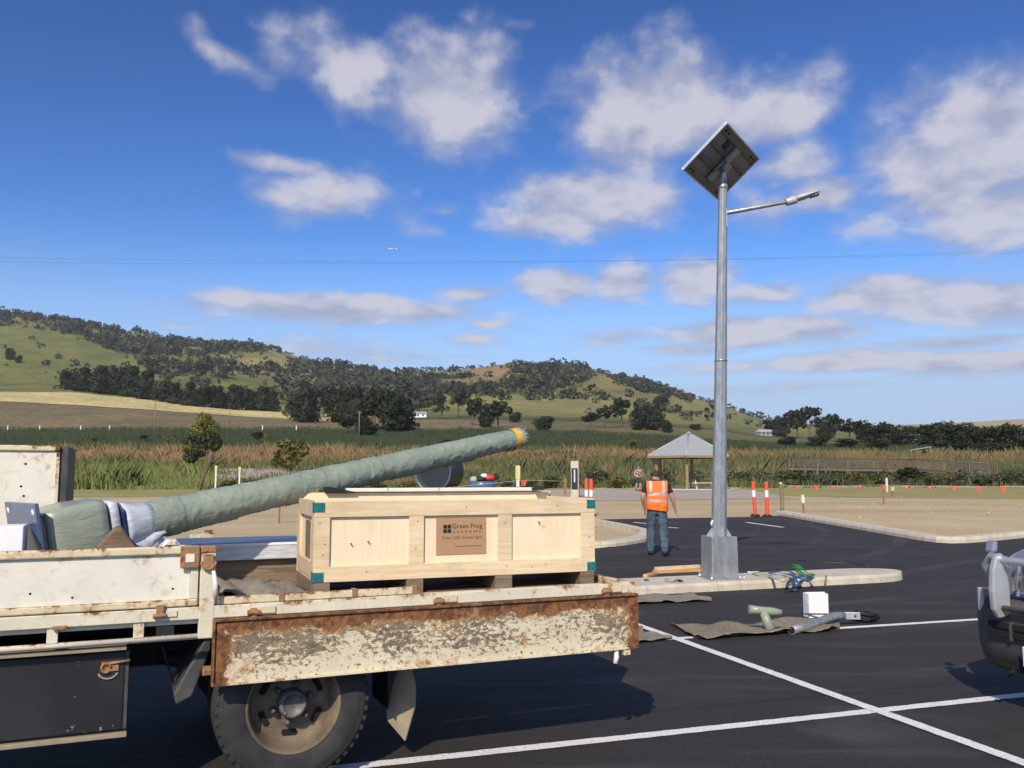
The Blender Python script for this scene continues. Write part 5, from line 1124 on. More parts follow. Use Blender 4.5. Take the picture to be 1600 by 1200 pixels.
    for px, py in ((47, 928), (113, 934), (270, 920)):
        q = tr(px, py, .016); m = MB(); m.lathe([(0, .0145), (.004, .0145), (.006, .0158)], 8, M=Matrix.Translation((q.x, 0, q.z)), axis='y'); P('bolt_hole', m, 'dark_hole', 0, f)
    # a burst of scratches on the raised board
    q = tr(243, 903, .016); m = MB(); rs = random.Random(9)
    for i in range(13):
        a = rs.uniform(0, 6.28); l0, l1 = rs.uniform(.004, .02), rs.uniform(.03, .085); d0 = Vector((math.cos(a), 0, math.sin(a))); nrm = Vector((-math.sin(a), 0, math.cos(a))) * .0006; A = q + d0 * l0 + Vector((0, -.0006, 0)); B = q + d0 * l1 + Vector((0, -.0006, 0))
        m.add([A - nrm, A + nrm, B + nrm * .2, B - nrm * .2], [(0, 1, 2, 3)])
    P('scratches', m, 'lamp_grey', 0, f)
    q = tr(325, 832, 2.06); P('far_corner_post', MB().bb(q.x - .04, q.x + .045, 2.03, 2.09, .947, 1.20), 'cream_rust', .004)
    q2 = tr(304, 832, 2.06); P('far_post_gusset', MB().bb(q2.x - .03, q.x - .042, 2.05, 2.08, .947, 1.17), 'cream_rail', .004)
    P('far_side_board', MB().bb(-.37, 2.03, 2.125, 2.13, .58, .87), 'board')
    # cab, beyond the left edge of the picture
    k = empty('cab', (0, 0, 0), 0, r)
    P('cab_shell', MB().prism([(-4.35, .1, .6), (-2.75, .1, .6), (-2.75, .1, 2.15), (-3.9, .1, 2.2), (-4.3, .1, 1.45), (-4.4, .1, .95)], (0, 1.9, 0)), 'cream', .06, k); P('side_window', MB().bb(-3.85, -2.98, .09, .0985, 1.45, 2.0), 'glass', .02, k); P('windscreen', MB().prism([(-4.315, .25, 1.5), (-3.96, .25, 2.12), (-3.97, .25, 2.12), (-4.33, .25, 1.5)], (0, 1.6, 0)), 'glass', 0, k)
    wheel(-3.55, .14, 1); wheel(-3.55, 1.96, -1)
truck()

# ------------------------------------------------------------------ the crate
def text_mesh(body, width, height, space=1.0):
    cu = bpy.data.curves.new('t', 'FONT'); cu.body = body; cu.size = 1; cu.space_character = space; cu.extrude = 0.0; cu.resolution_u = 3
    o = bpy.data.objects.new('t', cu); COL.objects.link(o); dg = bpy.context.evaluated_depsgraph_get(); me = bpy.data.meshes.new_from_object(o.evaluated_get(dg))
    bpy.data.objects.remove(o); bpy.data.curves.remove(cu)
    co = np.empty(len(me.vertices) * 3, dtype=np.float32); me.vertices.foreach_get('co', co); co = co.reshape(-1, 3); lo = co.min(0); hi = co.max(0)
    co[:, 0] = (co[:, 0] - lo[0]) / (hi[0] - lo[0]) * width; co[:, 1] = (co[:, 1] - lo[1]) / (hi[1] - lo[1]) * height
    me.vertices.foreach_set('co', np.stack([co[:, 0], np.zeros(len(co)), co[:, 1]], 1).astype(np.float32).ravel()); me.update(); return me
CO = Vector((-1.1167, 5.0488, .912)); CTH = rad(21.0); CD = .72
def crate():
    r = empty('shipping_crate', CO, CTH); tag(r, 'large open pine crate with a brown printed label on the truck deck', 'crate')
    L, H, B0, ply = 1.76, .543, .087, .012
    def P(name, mb, mat='pine', bevel=.002, parent=None): return mb.build(name, MT[mat], parent or r, bevel)
    for x0, x1 in ((.0, .095), (.54, .64), (1.09, 1.20), (1.66, 1.755)):
        P('skid', MB().bb(x0, x1, .003, CD - .003, .0, B0 - .002), 'pine_old', .004)
    for i in range(6): y = .004 + i * .119; P('floor_plank', MB().bb(.005, L - .005, y, y + .112, B0, B0 + .018), 'pine')
    V = [(0, .088), (.551, .64), (1.108, 1.196), (1.665, L)]
    for nm, y, o in (('front', .0, 1), ('back', CD, -1)):
        h = H if o == 1 else H + .036; T = .020; a, b = (y, y + T) if o == 1 else (y - T, y)
        P('top_batten', MB().bb(0, L, a, b, h - .092, h)); P('bottom_batten', MB().bb(0, L, a, b, B0, .174))
        for x0, x1 in V: P('upright_batten', MB().bb(x0, x1, a + .001 * o * (1 if o == 1 else 1), b, .1745, h - .0925))
        pa = (y + T + .0005, y + T + ply) if o == 1 else (y - T - ply, y - T - .0005)
        P('side_panel', MB().bb(.021, L - .021, pa[0], pa[1], B0 + .02, h - .006), 'ply', 0)
    for x, o in ((0.0, 1), (L, -1)):
        a, b = (x, x + .02) if o == 1 else (x - .02, x); y0, y1 = .0335, CD - .0335
        P('end_top_batten', MB().bb(a, b, y0, y1, H - .092, H + .001)); P('end_bottom_batten', MB().bb(a, b, y0, y1, B0 + .02, .195))
        for ya, yb in ((y0, y0 + .08), (y1 - .08, y1)): P('end_upright', MB().bb(a, b, ya, yb, .1955, H - .0925))
        pa = (x + .0205, x + .032) if o == 1 else (x - .032, x - .0205); P('end_panel', MB().bb(pa[0], pa[1], y0, y1, B0 + .02, H - .006), 'ply', 0)
    P('end_label', MB().bb(.0165, .0195, .28, .46, .20, .42), 'pine_old', 0)
    # teal corner guards
    for x, z in ((0, H - .055), (0, B0 + .01), (L, H - .055), (L, B0 + .012)):
        m = MB(); s = 1 if x == 0 else -1; m.bb(min(x - .004 * s, x + .056 * s), max(x - .004 * s, x + .056 * s), -.005, -.0005, z - .006, z + .046); m.bb(min(x - .005 * s, x - .0005 * s), max(x - .005 * s, x - .0005 * s), -.0005, .06, z - .01, z + .048); P('corner_guard', m, 'teal', .0015)
    for x, z in ((.03, .42), (.06, .30), (.05, .24), (.60, .42), (.59, .26), (1.15, .40), (1.16, .14), (1.33, .13), (1.42, .14), (1.72, .30), (.3, .14), (.9, .50), (1.5, .50), (.31, .31), (.21, .30), (1.38, .40)):
        m = MB(); m.lathe([(0, -.0012), (.004, -.0012), (.004, .022)], 8, M=Matrix.Translation((x, 0, z)), axis='y'); P('nail', m, 'panel_strut', 0)
    # label
    x0, x1, z0, z1 = .720, 1.033, .218, .436
    s = MB().bb(x0, x1, .0155, .0200, z0, z1).build('printed_label', MT['kraft'], r); W, Hh = x1 - x0, z1 - z0
    def txt(body, fx0, fx1, ft, fb, mat, space=1.0):
        me = text_mesh(body, (fx1 - fx0) * W, (fb - ft) * Hh, space); me.materials.append(MT[mat]); o = bpy.data.objects.new('lettering', me); COL.objects.link(o); o.parent = s; o.location = (x0 + fx0 * W, .0145, z1 - fb * Hh)
    txt('Green Frog', .315, .92, .165, .335, 'ink'); txt('S Y S T E M S', .325, .89, .36, .42, 'ink', 1.0); txt('Solar LED Street light', .12, .92, .50, .60, 'ink_brown')
    m = MB()
    fx, fz, q = x0 + .13 * W, z1 - .42 * Hh, .052
    for i in (0, 1):
        for j in (0, 1): m.bb(fx + i * q / 2 + .002, fx + (i + 1) * q / 2 - .002, .0140, .0150, fz + j * q / 2 + .002, fz + (j + 1) * q / 2 - .002)
    m.build('logo', MT['ink'], s)
    m = MB(); m.bb(x0 + .37 * W, x0 + .92 * W, .0142, .0150, z1 - .785 * Hh, z1 - .772 * Hh); m.build('print_line', MT['ink_brown'], s)
crate()
def crate_frame(q): c, s_ = math.cos(CTH), math.sin(CTH); return Vector((CO.x + c * q[0] - s_ * q[1], CO.y + s_ * q[0] + c * q[1], CO.z + q[2]))
def crate_bits():
    # white batten along the back rim
    r = empty('white_batten', crate_frame((.30, CD - .035, .584)), CTH); tag(r, 'long white plastic batten lying along the back rim of the crate', 'batten')
    MB().bb(0, 1.30, -.03, .03, -.002, .022).build('batten', MT['white_plastic'], r, .004)
    for x in (.27, .62): MB().bb(x - .004, x + .004, -.031, .031, -.003, .0232).build('clip', MT['lamp_grey'], r)
    b = empty('black_bracket', crate_frame((1.45, CD - .03, .582)), CTH - .25); tag(b, 'small black bracket at the right end of the white batten', 'bracket')
    m = MB(); m.tube([(0, 0, .012), (.18, .02, .016), (.30, .0, .03)], [.014, .016, .008], 8); m.box((.2, -.02, .02), (.06, .05, .03)); m.build('bracket_body', MT['black'], b)
    k = empty('black_wedge', crate_frame((.16, CD - .035, .581)), CTH); tag(k, 'small black wedge under the wrapped pole on the crate rim', 'wedge'); MB().prism([(0, -.04, 0), (.2, -.04, 0), (.03, -.04, .035), (0, -.04, .035)], (0, .07, 0)).build('wedge_body', MT['black'], k, .003)
    e = empty('crate_lid_board', crate_frame((1.80, .30, .0)), CTH + rad(3)); tag(e, 'short pale crate board standing just right of the big crate', 'board')
    MB().bb(-.03, .075, 0, .02, .0, .20).build('board', MT['ply'], e, .002)
    for z in (.012, .165): MB().bb(.04, .082, -.006, -.0005, z, z + .03).build('corner_guard', MT['teal'], e)
crate_bits()

# ------------------------------------------------------------------ the wrapped pole lying across the load
def wrapped_pole():
    A = atY(46, 855, 4.62); T = atY(812, 683.5, 7.25); d = (T - A); L = d.length; d.normalize(); lat = Vector((0, 0, 1)).cross(d).normalized(); up = d.cross(lat)
    r = empty('wrapped_pole', A); r.matrix_world = Matrix.Translation(A) @ Matrix((d, lat, up)).transposed().to_4x4()
    tag(r, 'long street light pole wrapped in green plastic lying across the truck load', 'pole'); rng = np.random.default_rng(5)
    def ring(s, rad_, sq=0.0, n=48, wr=1.0):
        out = []
        for k in range(n):
            a = 2 * math.pi * k / n; c, q = math.cos(a), math.sin(a); m = max(abs(c), abs(q)); f = (1 - sq) + sq * min(1 / m, 1.32)
            w1 = math.sin(s * 46 + a * 2.0 + 5 * float(vnoise(s * 3, c * 1.5 + 4))); w2 = math.sin(s * 21 - a * 3.0 + 4 * float(vnoise(s * 2, q * 1.3 + 9))); n1 = float(vnoise(s * 13 + c * 1.6 + 40, q * 2.2 + s * 5 + c * .7)); n2 = float(vnoise(s * 22 - q * 2.4 + 90, c * 2.6 - s * 8)); w = .0055 * (1 - abs(2 * n1 - 1)) ** 6 + .0035 * (1 - abs(2 * n2 - 1)) ** 7 + (float(vnoise(s * 3.1 + 7, c * 1.2 + 3)) - .5) * .003 + .0020 * ((s / (.15 + .02 * math.sin(s * 2.3)) + a / (2 * math.pi) + .35 * float(vnoise(s * 4, c * 1.5 + 11))) % 1.0)
            sag = -.008 * max(-q, 0) * (float(vnoise(s * 5, 2.2)) > .45)
            out.append(Vector((s, c * (rad_ * f + w * wr), q * (rad_ * f + w * wr) + sag)))
        return out
    # box section
    m = MB(); m.loft([ring(s * .735, q, .92, 56) for s, q in ((.05, .155), (.07, .178), (.16, .182), (.28, .184), (.40, .182), (.46, .180), (.475, .16), (.478, .10))], 0, True, True); m.build('wrapped_base_box', MT['wrap'], r)
    m = MB(); m.bb(-.02, .0, -.235, .235, -.235, .235); m.build('flange_plate', MT['blue_film'], r, .004)
    for y in (-.19, .19):
        for z in (-.19, .19): MB().lathe([(0, -.0215), (.018, -.0215), (.018, .0015)], 12, M=Matrix.Translation((0, y, z)), axis='x').build('bolt_hole', MT['white_plastic'], r)
    m = MB(); m.loft([ring(s * .735, q, .97, 48, .12) for s, q in ((.49, .160), (.493, .168), (.55, .166), (.56, .155))], 0, True, True); m.build('taped_film', MT['clear_film'], r)
    m = MB(); m.loft([ring(s * .735, q, sq, 48, .1) for s, q, sq in ((.575, .138, 1.0), (.578, .144, 1.0), (.590, .144, 1.0), (.593, .138, 1.0), (.65, .105, .2), (.80, .102, 0))], 0, True, True); m.build('blue_film', MT['blue_film'], r)
    m = MB(); m.loft([ring(s * .735, q, .1, 48, 1.0) for s, q in ((.625, .135), (.67, .128), (.73, .114), (.80, .108), (.85, .104))], 0, True, True); m.grid([[Vector((.50 + .04 * i + .012 * math.sin(j * 2.1), -.10 + .02 * math.sin(j * 1.7 + i), -.06 - .035 * j * (1 - abs(i - 2) * .28))) for i in range(5)] for j in range(5)]); m.build('torn_film', MT['clear_film'], r)
    # tapering shaft
    S = np.concatenate([np.linspace(.60, L - .03, 430)]); R0, R1 = .100, .076
    m = MB(); m.loft([ring(s, R0 + (R1 - R0) * (s - .60) / (L - .60) + (.006 if s < .80 else 0) + (.006 if 2.15 < s < 2.25 else 0)) for s in S], 0, True, True); m.build('wrapped_shaft', MT['wrap'], r)
    m = MB(); m.loft([ring(s, .0845, 0, 40, .2) for s in np.linspace(L - .115, L - .05, 6)], 0, True, False); m.build('yellow_tape', MT['tape'], r)
    m = MB(); m.loft([ring(s, q, 0, 40, 1.5) for s, q in ((L - .05, .077), (L - .01, .079), (L + .015, .072), (L + .03, .045))], 0, True, True)
    for k in range(14):
        a = rng.uniform(0, 6.28); p = Vector((L, math.cos(a) * .078, math.sin(a) * .078)); m.tube([p, p + Vector((rng.uniform(.02, .05), rng.uniform(-.02, .02), rng.uniform(-.02, .02)))], [.006, .001], 4)
    m.build('frayed_end', MT['wrap'], r)
wrapped_pole()

# ------------------------------------------------------------------ other things on the deck
def on_deck(name, label, cat, q, rz=0.0): o = empty(name, tworld(q), TH + rz); tag(o, label, cat); return o
def deck_things():
    q = tr(37, 822, .22); c = on_deck('white_carton', 'white carton at the left edge behind the raised side board', 'box', (q.x - .2, .22, .903))
    MB().bb(-.25, .2, 0, .22, 0, q.z - .903).build('carton', MT['white'], c, .004); MB().bb(-.25, .2, .10, .12, q.z - .903, q.z - .9022).build('tape_strip', MT['white_plastic'], c)
    a, b, e, f = tr(138, 868, .25), tr(180, 824, .25), tr(190, 824, .25), tr(222, 868, .25); m = MB()
    w = on_deck('brown_chock', 'dark brown wedge chock under the joint of the wrapped pole', 'chock', (a.x, .25, .903)); o = Vector((a.x, .25, .903))
    for i, (dx, dz) in enumerate(((0, 0),)): m.prism([Vector((a.x - .06, .25, .903)) - o, a - o, b - o, e - o, f - o, Vector((f.x + .06, .25, .903)) - o], (0, .16, 0))
    m.build('chock_body', MT['deck_wood'], w, .012)
    # shrink-wrapped panel on a timber
    l, rr = tr(283, 853, 1.15), tr(472, 850, 1.15); p = on_deck('plastic_package', 'flat package in blue plastic lying on the deck left of the crate', 'package', (l.x, 1.15, .903)); ln = rr.x - l.x + .06; zt_ = l.z - .903
    MB().bb(0, ln, .0, .62, zt_ - .10, zt_).build('package', MT['clear_film'], p, .006); MB().bb(.002, ln - .002, .012, .615, zt_ + .0005, zt_ + .006).build('blue_cover', MT['blue_film'], p, .004); MB().bb(-.001, ln, -.004, .011, zt_ - .012, zt_ + .004).build('white_edge', MT['white'], p, .003)
    for y in (.05, .5): MB().bb(.02, ln - .02, y, y + .08, 0, zt_ - .1005).build('bearer', MT['pine_old'], p, .004)
    b2 = on_deck('timber_offcut', 'short red-brown timber offcut behind the corner post', 'timber', (tr(268, 850, .9).x, .9, .903)); MB().bb(-.03, .07, 0, .1, 0, .15).build('offcut', MT['pine_old'], b2, .004)
    # old canvas heaped on the deck
    m = MB(); P = []; x0, x1 = tr(338, 900, .45).x, tr(466, 900, .45).x
    for i in range(9):
        y = .28 + i * .09; row_ = []
        for j in range(17):
            t = j / 16; x = x0 + (x1 - x0 + .05) * t + .02 * math.sin(i * 1.3); z = .925 + .045 * math.sin(j * .8 + i * .5) * (1 - t) + .05 * math.exp(-((i - 3) / 2.5) ** 2) * (1 - t ** 2) + .012 * math.sin(i * 2.1 + j * 1.7)
            row_.append(Vector((x, y, max(z, .907))))
        P.append(row_)
    o = Vector((x0, .28, .903)); c2 = on_deck('old_canvas', 'crumpled grey-brown canvas on the deck left of the crate', 'canvas', o); m.grid([[q - o for q in row_] for row_ in P]); s = m.build('cloth', MT['carpet2'], c2); s.modifiers.new('thick', 'SOLIDIFY').thickness = .012
    h = on_deck('black_hose', 'black hose end showing under the canvas on the deck', 'hose', (x0 + .03, .2, .903)); MB().tube([(0, 0, .02), (.12, .0, .028), (.25, .02, .04), (.32, .06, .03), (.28, .12, .015)], .012, 8).build('hose', MT['black'], h)
deck_things()
# ------------------------------------------------------------------ the parked car at the right edge
def car():
    # nose at local x = 0, car runs towards +x; y = 0 is the far side, y = 1.86 the near side (turned towards the camera)
    base = Vector((3.30, 6.42, .012)); rz = rad(18.6)
    r = empty('parked_car', base, rz); tag(r, 'grey-blue four-wheel drive with a steel bull bar, nose at the right edge', 'car'); W = 1.86
    def P(name, mb, mat, bevel=0, parent=None, sub=0):
        o = mb.build(name, MT[mat], parent or r, bevel)
        if sub: q = o.modifiers.new('s', 'SUBSURF'); q.levels = sub; q.render_levels = sub
        return o
    Y = lambda t: -t                                    # near side is towards -y in the car's frame
    def prof(x, z0, z1, wtop, wbot, n=14):
        out = []
        for k in range(n):
            t = k / (n - 1); y = -W / 2 + W * t; yy = (y / (W / 2)); e = 1 - abs(yy) ** 6
            out.append(Vector((x, -W / 2 + yy * W / 2, z0)))
        return out
    def sec(x, zb, zt_, hw, rnd=.12):
        c = -W / 2; pts = []
        for a, b in ((-1, -1), (1, -1), (1, 1), (-1, 1)):
            cx, cz = c + a * (hw - rnd), (zb + rnd if b < 0 else zt_ - rnd); st = {(-1, -1): math.pi, (1, -1): 1.5 * math.pi, (1, 1): 0, (-1, 1): .5 * math.pi}[(a, b)]
            for k in range(5): w = st + k * math.pi / 8; pts.append(Vector((x, cx + math.cos(w) * rnd, cz + math.sin(w) * rnd)))
        return pts
    m = MB(); m.loft([sec(*q) for q in ((.17, .48, .96, .80, .09), (.26, .42, 1.04, .88, .1), (.55, .36, 1.11, .92, .1), (1.2, .34, 1.15, .93, .1), (1.45, .34, 1.16, .93, .1), (3.6, .34, 1.16, .93, .1), (4.55, .38, 1.12, .90, .1), (4.65, .5, 1.0, .84, .1))]); P('body', m, 'car')
    m = MB(); m.loft([sec(*q) for q in ((1.35, .98, 1.10, .86, .05), (2.15, .98, 1.66, .72, .12), (2.5, .98, 1.74, .71, .12), (4.0, .98, 1.72, .70, .12), (4.5, .98, 1.08, .78, .05))]); P('cabin', m, 'car')
    P('windscreen', MB().add([(1.46, -.18, 1.115), (1.46, -W + .18, 1.115), (2.10, -W + .28, 1.62), (2.10, -.28, 1.62)], [(0, 1, 2, 3)]), 'glass')
    for y in (-.165, -W + .165): P('side_window', MB().bb(2.0, 4.0, y - .01, y + .01, 1.16, 1.55), 'glass', .03)
    for yy in (0.0, -W): P('wheel_arch', MB().lathe([(.44, -.03), (.44, .03), (.36, .03), (.36, -.03), (.44, -.03)], 32, M=Matrix.Translation((.92, yy + (-.02 if yy == 0 else .02), .40)), axis='y'), 'bumper')
    m = MB(); m.loft([sec(*q) for q in ((.3, 1.05, 1.065, .55, .006), (.6, 1.11, 1.13, .6, .008), (1.3, 1.15, 1.18, .62, .008))]); P('bonnet_bulge', m, 'car')
    # plastic bumper, full width with a rounded outer corner
    def bsec(z, dx, fx): 
        pts = []
        for k in range(25):
            t = k / 24; y = -W * t; e = abs(2 * t - 1); x = fx + .15 * e ** 14 + .03 * e ** 2 + dx; pts.append(Vector((x, .12 - (W + .24) * t, z)))
        return pts
    m = MB(); zs = ((.235, .14), (.25, .09), (.30, .05), (.40, .01), (.52, .0), (.64, .0), (.70, .02), (.73, .06), (.735, .16))
    m.grid([bsec(z, dx, -.02) for z, dx in zs]); o = P('bumper', m, 'bumper'); o.modifiers.new('t', 'SOLIDIFY').thickness = .02
    for i, z in enumerate((.50, .555)): P('air_slot', MB().bb(-.034, .03, -.62, -.13, z - .01, z + .035), 'dark_hole', .006)
    P('slot_divider', MB().bb(-.04, .02, -.33, -.31, .48, .60), 'bumper'); P('center_intake', MB().bb(-.035, .02, -1.25, -.62, .34, .46), 'dark_hole', .01)
    P('fog_opening', MB().bb(-.01, .04, -.40, -.14, .27, .36), 'dark_hole', .02); P('number_plate', MB().bb(-.055, -.045, -.80, -.42, .33, .46), 'white', .004); P('tow_hook', MB().tube([(-.02, -.28, .27), (-.05, -.30, .25), (-.03, -.33, .29)], .014, 8), 'dark_hole')
    # lamps and grille
    for s in (0, 1):
        f = (lambda y: -y) if s == 0 else (lambda y: -W + y)
        def ls(z, t):
            y = .04 + t * .52; return Vector((.085 + .15 * (1 - t) ** 2 + (z - .76) * .14 - .012 * math.sin(t * 3) + .012 * (math.sin(t * 17) > .3), f(y), z))
        P('headlight', MB().grid([[ls(z, t) for t in np.linspace(0, 1, 34)] for z in (.755, .80, .86, .92, .965)]), 'lens'); 
        P('lamp_divider', MB().bb(.075, .10, f(.36) - .012, f(.36) + .012, .765, .955), 'dark_hole', .004)
    P('grille', MB().bb(.085, .16, -1.28, -.58, .74, .95), 'dark_hole', .01)
    for z in (.78, .83, .88): P('grille_bar', MB().bb(.07, .084, -1.28, -.58, z - .01, z + .01), 'chrome', .004)
    P('bonnet_lip', MB().bb(.10, .24, -1.6, -.26, .968, .995), 'car', .02)
    # bull bar
    b = empty('bull_bar', (0, 0, 0), 0, r)
    for y in (.25, W - .25):
        pr = [(-.05, .62), (.05, .64), (.055, .80), (.035, 1.00), (.0, 1.06), (-.05, 1.045), (-.085, .95), (-.10, .80), (-.09, .68)]
        P('upright_plate', MB().prism([(x - .03, -y + .012, z) for x, z in pr], (0, -.045, 0)), 'bar', .012, b)
    P('top_hoop', MB().tube([(.06, -.12, .80), (-.02, -.125, .97), (-.03, -.19, 1.035), (-.035, -.34, 1.01), (-.035, -W / 2, 1.01), (-.035, -W + .34, 1.01), (-.03, -W + .19, 1.035), (-.02, -W + .125, .97), (.06, -W + .12, .80)], .026, 12), 'bar', 0, b)
    P('lower_bar', MB().tube([(-.05, -.16, .69), (-.05, -W + .16, .69)], .02, 12), 'bumper', 0, b)
    for s in (0, 1):
        f = (lambda y: -y) if s == 0 else (lambda y: -W + y)
        P('side_wing', MB().add([(-.0, f(.02), .80), (.20, f(-.06), .78), (.20, f(-.06), .70), (.02, f(.0), .63), (.02, f(.06), .80), (.22, f(-.02), .78), (.22, f(-.02), .70), (.04, f(.04), .63)], [(0, 1, 2, 3), (7, 6, 5, 4), (0, 4, 5, 1), (1, 5, 6, 2), (2, 6, 7, 3), (3, 7, 4, 0)]), 'bar', .01, b)
    P('indicator_lamp', MB().prism([(.0, -.10, 1.05), (.05, -.10, 1.05), (.06, -.10, 1.13), (.02, -.10, 1.135)], (0, -.075, 0)), 'car', .015, b)
    for x in (.92, 3.65):
        for y in (-.02, -W + .02):
            w = empty('wheel', (x, y, .375), 0, r); s = 1 if y > -1 else -1
            q = P('tyre', MB().lathe([(.2, 0), (.26, .01), (.33, .005), (.362, -.02), (.375, -.05), (.375, -.19), (.35, -.23), (.2, -.23)], 48, axis='y'), 'tyre', 0, w); q.scale = (1, s, 1)
            q = P('rim', MB().lathe([(.205, .0), (.2, -.03), (.17, -.05), (.08, -.03), (0, -.025)], 40, axis='y'), 'bar', 0, w); q.scale = (1, s, 1)
    for y, s in ((.04, 1), (-W - .04, -1)):
        mm = MB(); mm.box((1.75, y + .08 * s, 1.16), (.10, .18, .13)); P('door_mirror', mm, 'car', .03)
car()

# ------------------------------------------------------------------ things lying on the ground
def patch(name, label, cat, near, far, mat, thick=.006, wave=.012, z=.0, cols=60, rows=12, group=None):
    """a rug or mat spread between a near and a far outline"""
    N_ = [atz(*q) for q in near]; F_ = [atz(*q) for q in far]; o = N_[0].copy(); o.z = .013 + z; rr = random.Random(label)
    def along(P, t): s = t * (len(P) - 1); i = min(int(s), len(P) - 2); return P[i].lerp(P[i + 1], s - i)
    G = []
    for i in range(rows + 1):
        v = i / rows; row_ = []
        for j in range(cols + 1):
            t = j / cols; q = along(N_, t).lerp(along(F_, t), v); zz = thick + wave * (.5 + .5 * math.sin(t * 23 + v * 4 + rr.random() * .4)) * (.4 + .6 * abs(2 * v - 1)) + wave * .8 * float(vnoise(t * 9, v * 3 + 3)) + wave * .7 * max(0, float(vnoise(t * 31 + v * 9, v * 7)) - .55)
            row_.append(Vector((q.x + rr.uniform(-.006, .006), q.y + rr.uniform(-.01, .01), zz)) - Vector((o.x, o.y, 0)))
        G.append(row_)
    e = empty(name, o); tag(e, label, cat, group); s = MB().grid(G).build('cloth', MT[mat], e); q = s.modifiers.new('thick', 'SOLIDIFY'); q.thickness = thick; q.offset = -1; return e
patch('floor_mat', 'long wavy carpet strip with pipes on it on the asphalt', 'mat', [(1085, 1001), (1105, 1003), (1150, 999), (1200, 996), (1250, 993), (1295, 990), (1312, 985)], [(1046, 977), (1075, 984), (1115, 978), (1150, 980), (1200, 976), (1260, 972), (1312, 974)], 'carpet', .006, .034)
patch('floor_mat', 'flat carpet strip at the foot of the concrete island beside the truck tail', 'mat', [(960, 950), (992, 947), (1030, 945), (1060, 944), (1112, 942)], [(960, 934), (990, 933), (1040, 933), (1080, 932), (1112, 940)], 'carpet2', .006, .02)
patch('floor_mat', 'small carpet piece on the painted line behind the truck tail', 'mat', [(950, 1012), (985, 1009), (1010, 1007), (1050, 1002)], [(950, 985), (990, 989), (1015, 993), (1050, 1001)], 'carpet2', .006, .012, .012)
def gthing(name, label, cat, px, py, z=.012, rz=0.0): o = empty(name, atz(px, py, z), rz); tag(o, label, cat); return o
def ground_bits():
    # T-shaped wrapped bracket
    q = lambda px, py, z: atz(px, py, z)
    t = gthing('wrapped_t_bracket', 'T-shaped bracket wrapped in pale green film standing on the carpet strip', 'bracket', 1203, 985, .04); o = t.location.copy()
    a, b, j, f = q(1170, 951, .26), q(1221, 957, .26), q(1193, 955, .26), q(1204, 984, .045)
    Yp = o.y + .03; a, b, j = [atY(px, py, Yp) for px, py in ((1170, 952), (1221, 957), (1192, 955))]; f = atY(1204, 984, Yp - .06)
    MB().tube([a - o, a.lerp(b, .3) - o, a.lerp(b, .7) - o, b - o], [.045, .04, .042, .03], 14).build('cross_piece', MT['wrap'], t); MB().tube([j - o, j.lerp(f, .5) - o, f - o], [.042, .045, .05], 14).build('stem', MT['wrap'], t); MB().lathe([(0, -.01), (.02, -.01)], 10, M=Matrix.Translation(f - o) , axis='y').build('stem_hole', MT['dark_hole'], t)
    # galvanised arm
    p = gthing('galvanised_arm', 'bent galvanised lamp arm with a flat end plate on the carpet strip', 'pipe', 1236, 986, .04); o = p.location.copy()
    w = [atz(1237, 985, .055), atz(1262, 979, .055), atz(1288, 968, .09), atz(1302, 963, .11), atz(1318, 962, .11)]
    MB().tube([v - o for v in w], .042, 16).build('tube', MT['galv'], p); d = (w[0] - w[1]).normalized(); 
    m = MB(); m.tube([w[0] - o + d * .001, w[0] - o + d * .004], .034, 16); m.build('tube_bore', MT['dark_hole'], p)
    e = atz(1316, 962, .11) - o; m = MB(); m.box(e + Vector((.085, -.01, 0)), (.20, .012, .075), 0, Matrix.Rotation(rad(-6), 3, 'Z')); pl = m.build('end_plate', MT['alu'], p, .003); MB().lathe([(0, -.018), (.012, -.018)], 10, M=Matrix.Translation(e + Vector((.13, -.01, 0))), axis='y').build('plate_hole', MT['dark_hole'], p)
    # cable bundle
    c = gthing('cable_bundle', 'bundle of black cable at the right end of the galvanised arm', 'cable', 1352, 971); o = c.location.copy(); rr = random.Random(4)
    for k in range(7):
        pts = []; ph = rr.uniform(0, 6.28); ax_, ay = rr.uniform(.07, .15), rr.uniform(.06, .16)
        for i in range(16): w_ = ph + i * .5; pts.append((math.cos(w_) * ax_ + rr.uniform(-.01, .01), math.sin(w_) * ay, .015 + .02 * k * .6 + .012 * math.sin(i)))
        MB().tube(pts, .009, 6).build('cable_loop', MT['black'], c)
    MB().tube([(-.05, 0, .05), (-.35, .12, .06), (-.6, .2, .05)], .008, 6).build('cable_tail', MT['black'], c)
    # white carton
    b_ = gthing('white_carton', 'upright white carton standing on the asphalt beside the carpet strip', 'box', 1280, 966, .012, rad(6)); k = b_.location.y / FPX * 1.015
    MB().bb(-15.5 * k, 15.5 * k, -.0, .15, 0, 36 * k).build('carton', MT['white'], b_, .004); MB().bb(-14.5 * k, 14.5 * k, .07, .076, 36 * k, 36 * k + .012).build('top_flap', MT['white'], b_)
    MB().bb(-15.9 * k, -15.55 * k, .02, .12, 20 * k, 30 * k).build('side_flap', MT['white'], b_)
    # timber on the island
    T = ISL_H + .002
    for i, (p0, p1, z, w_, h_, mt, lb) in enumerate((((1022, 896), (1094, 893), 0, .10, .045, 'orange_wood', 'lower reddish timber offcut against the lamp base'), ((1025, 891), (1092, 887), .047, .09, .045, 'pine', 'upper pale timber offcut lying on the reddish one'), ((1008, 902), (1024, 898), 0, .07, .04, 'orange_wood', 'short timber block at the left end of the offcuts'))):
        A = atz(*p0, T + z); B = atz(*p1, T + z); d = B - A; o_ = empty('timber_offcut', A, math.atan2(d.y, d.x)); tag(o_, lb, 'timber'); MB().bb(0, d.length, -w_ / 2, w_ / 2, 0, h_).build('plank', MT[mt], o_, .003)
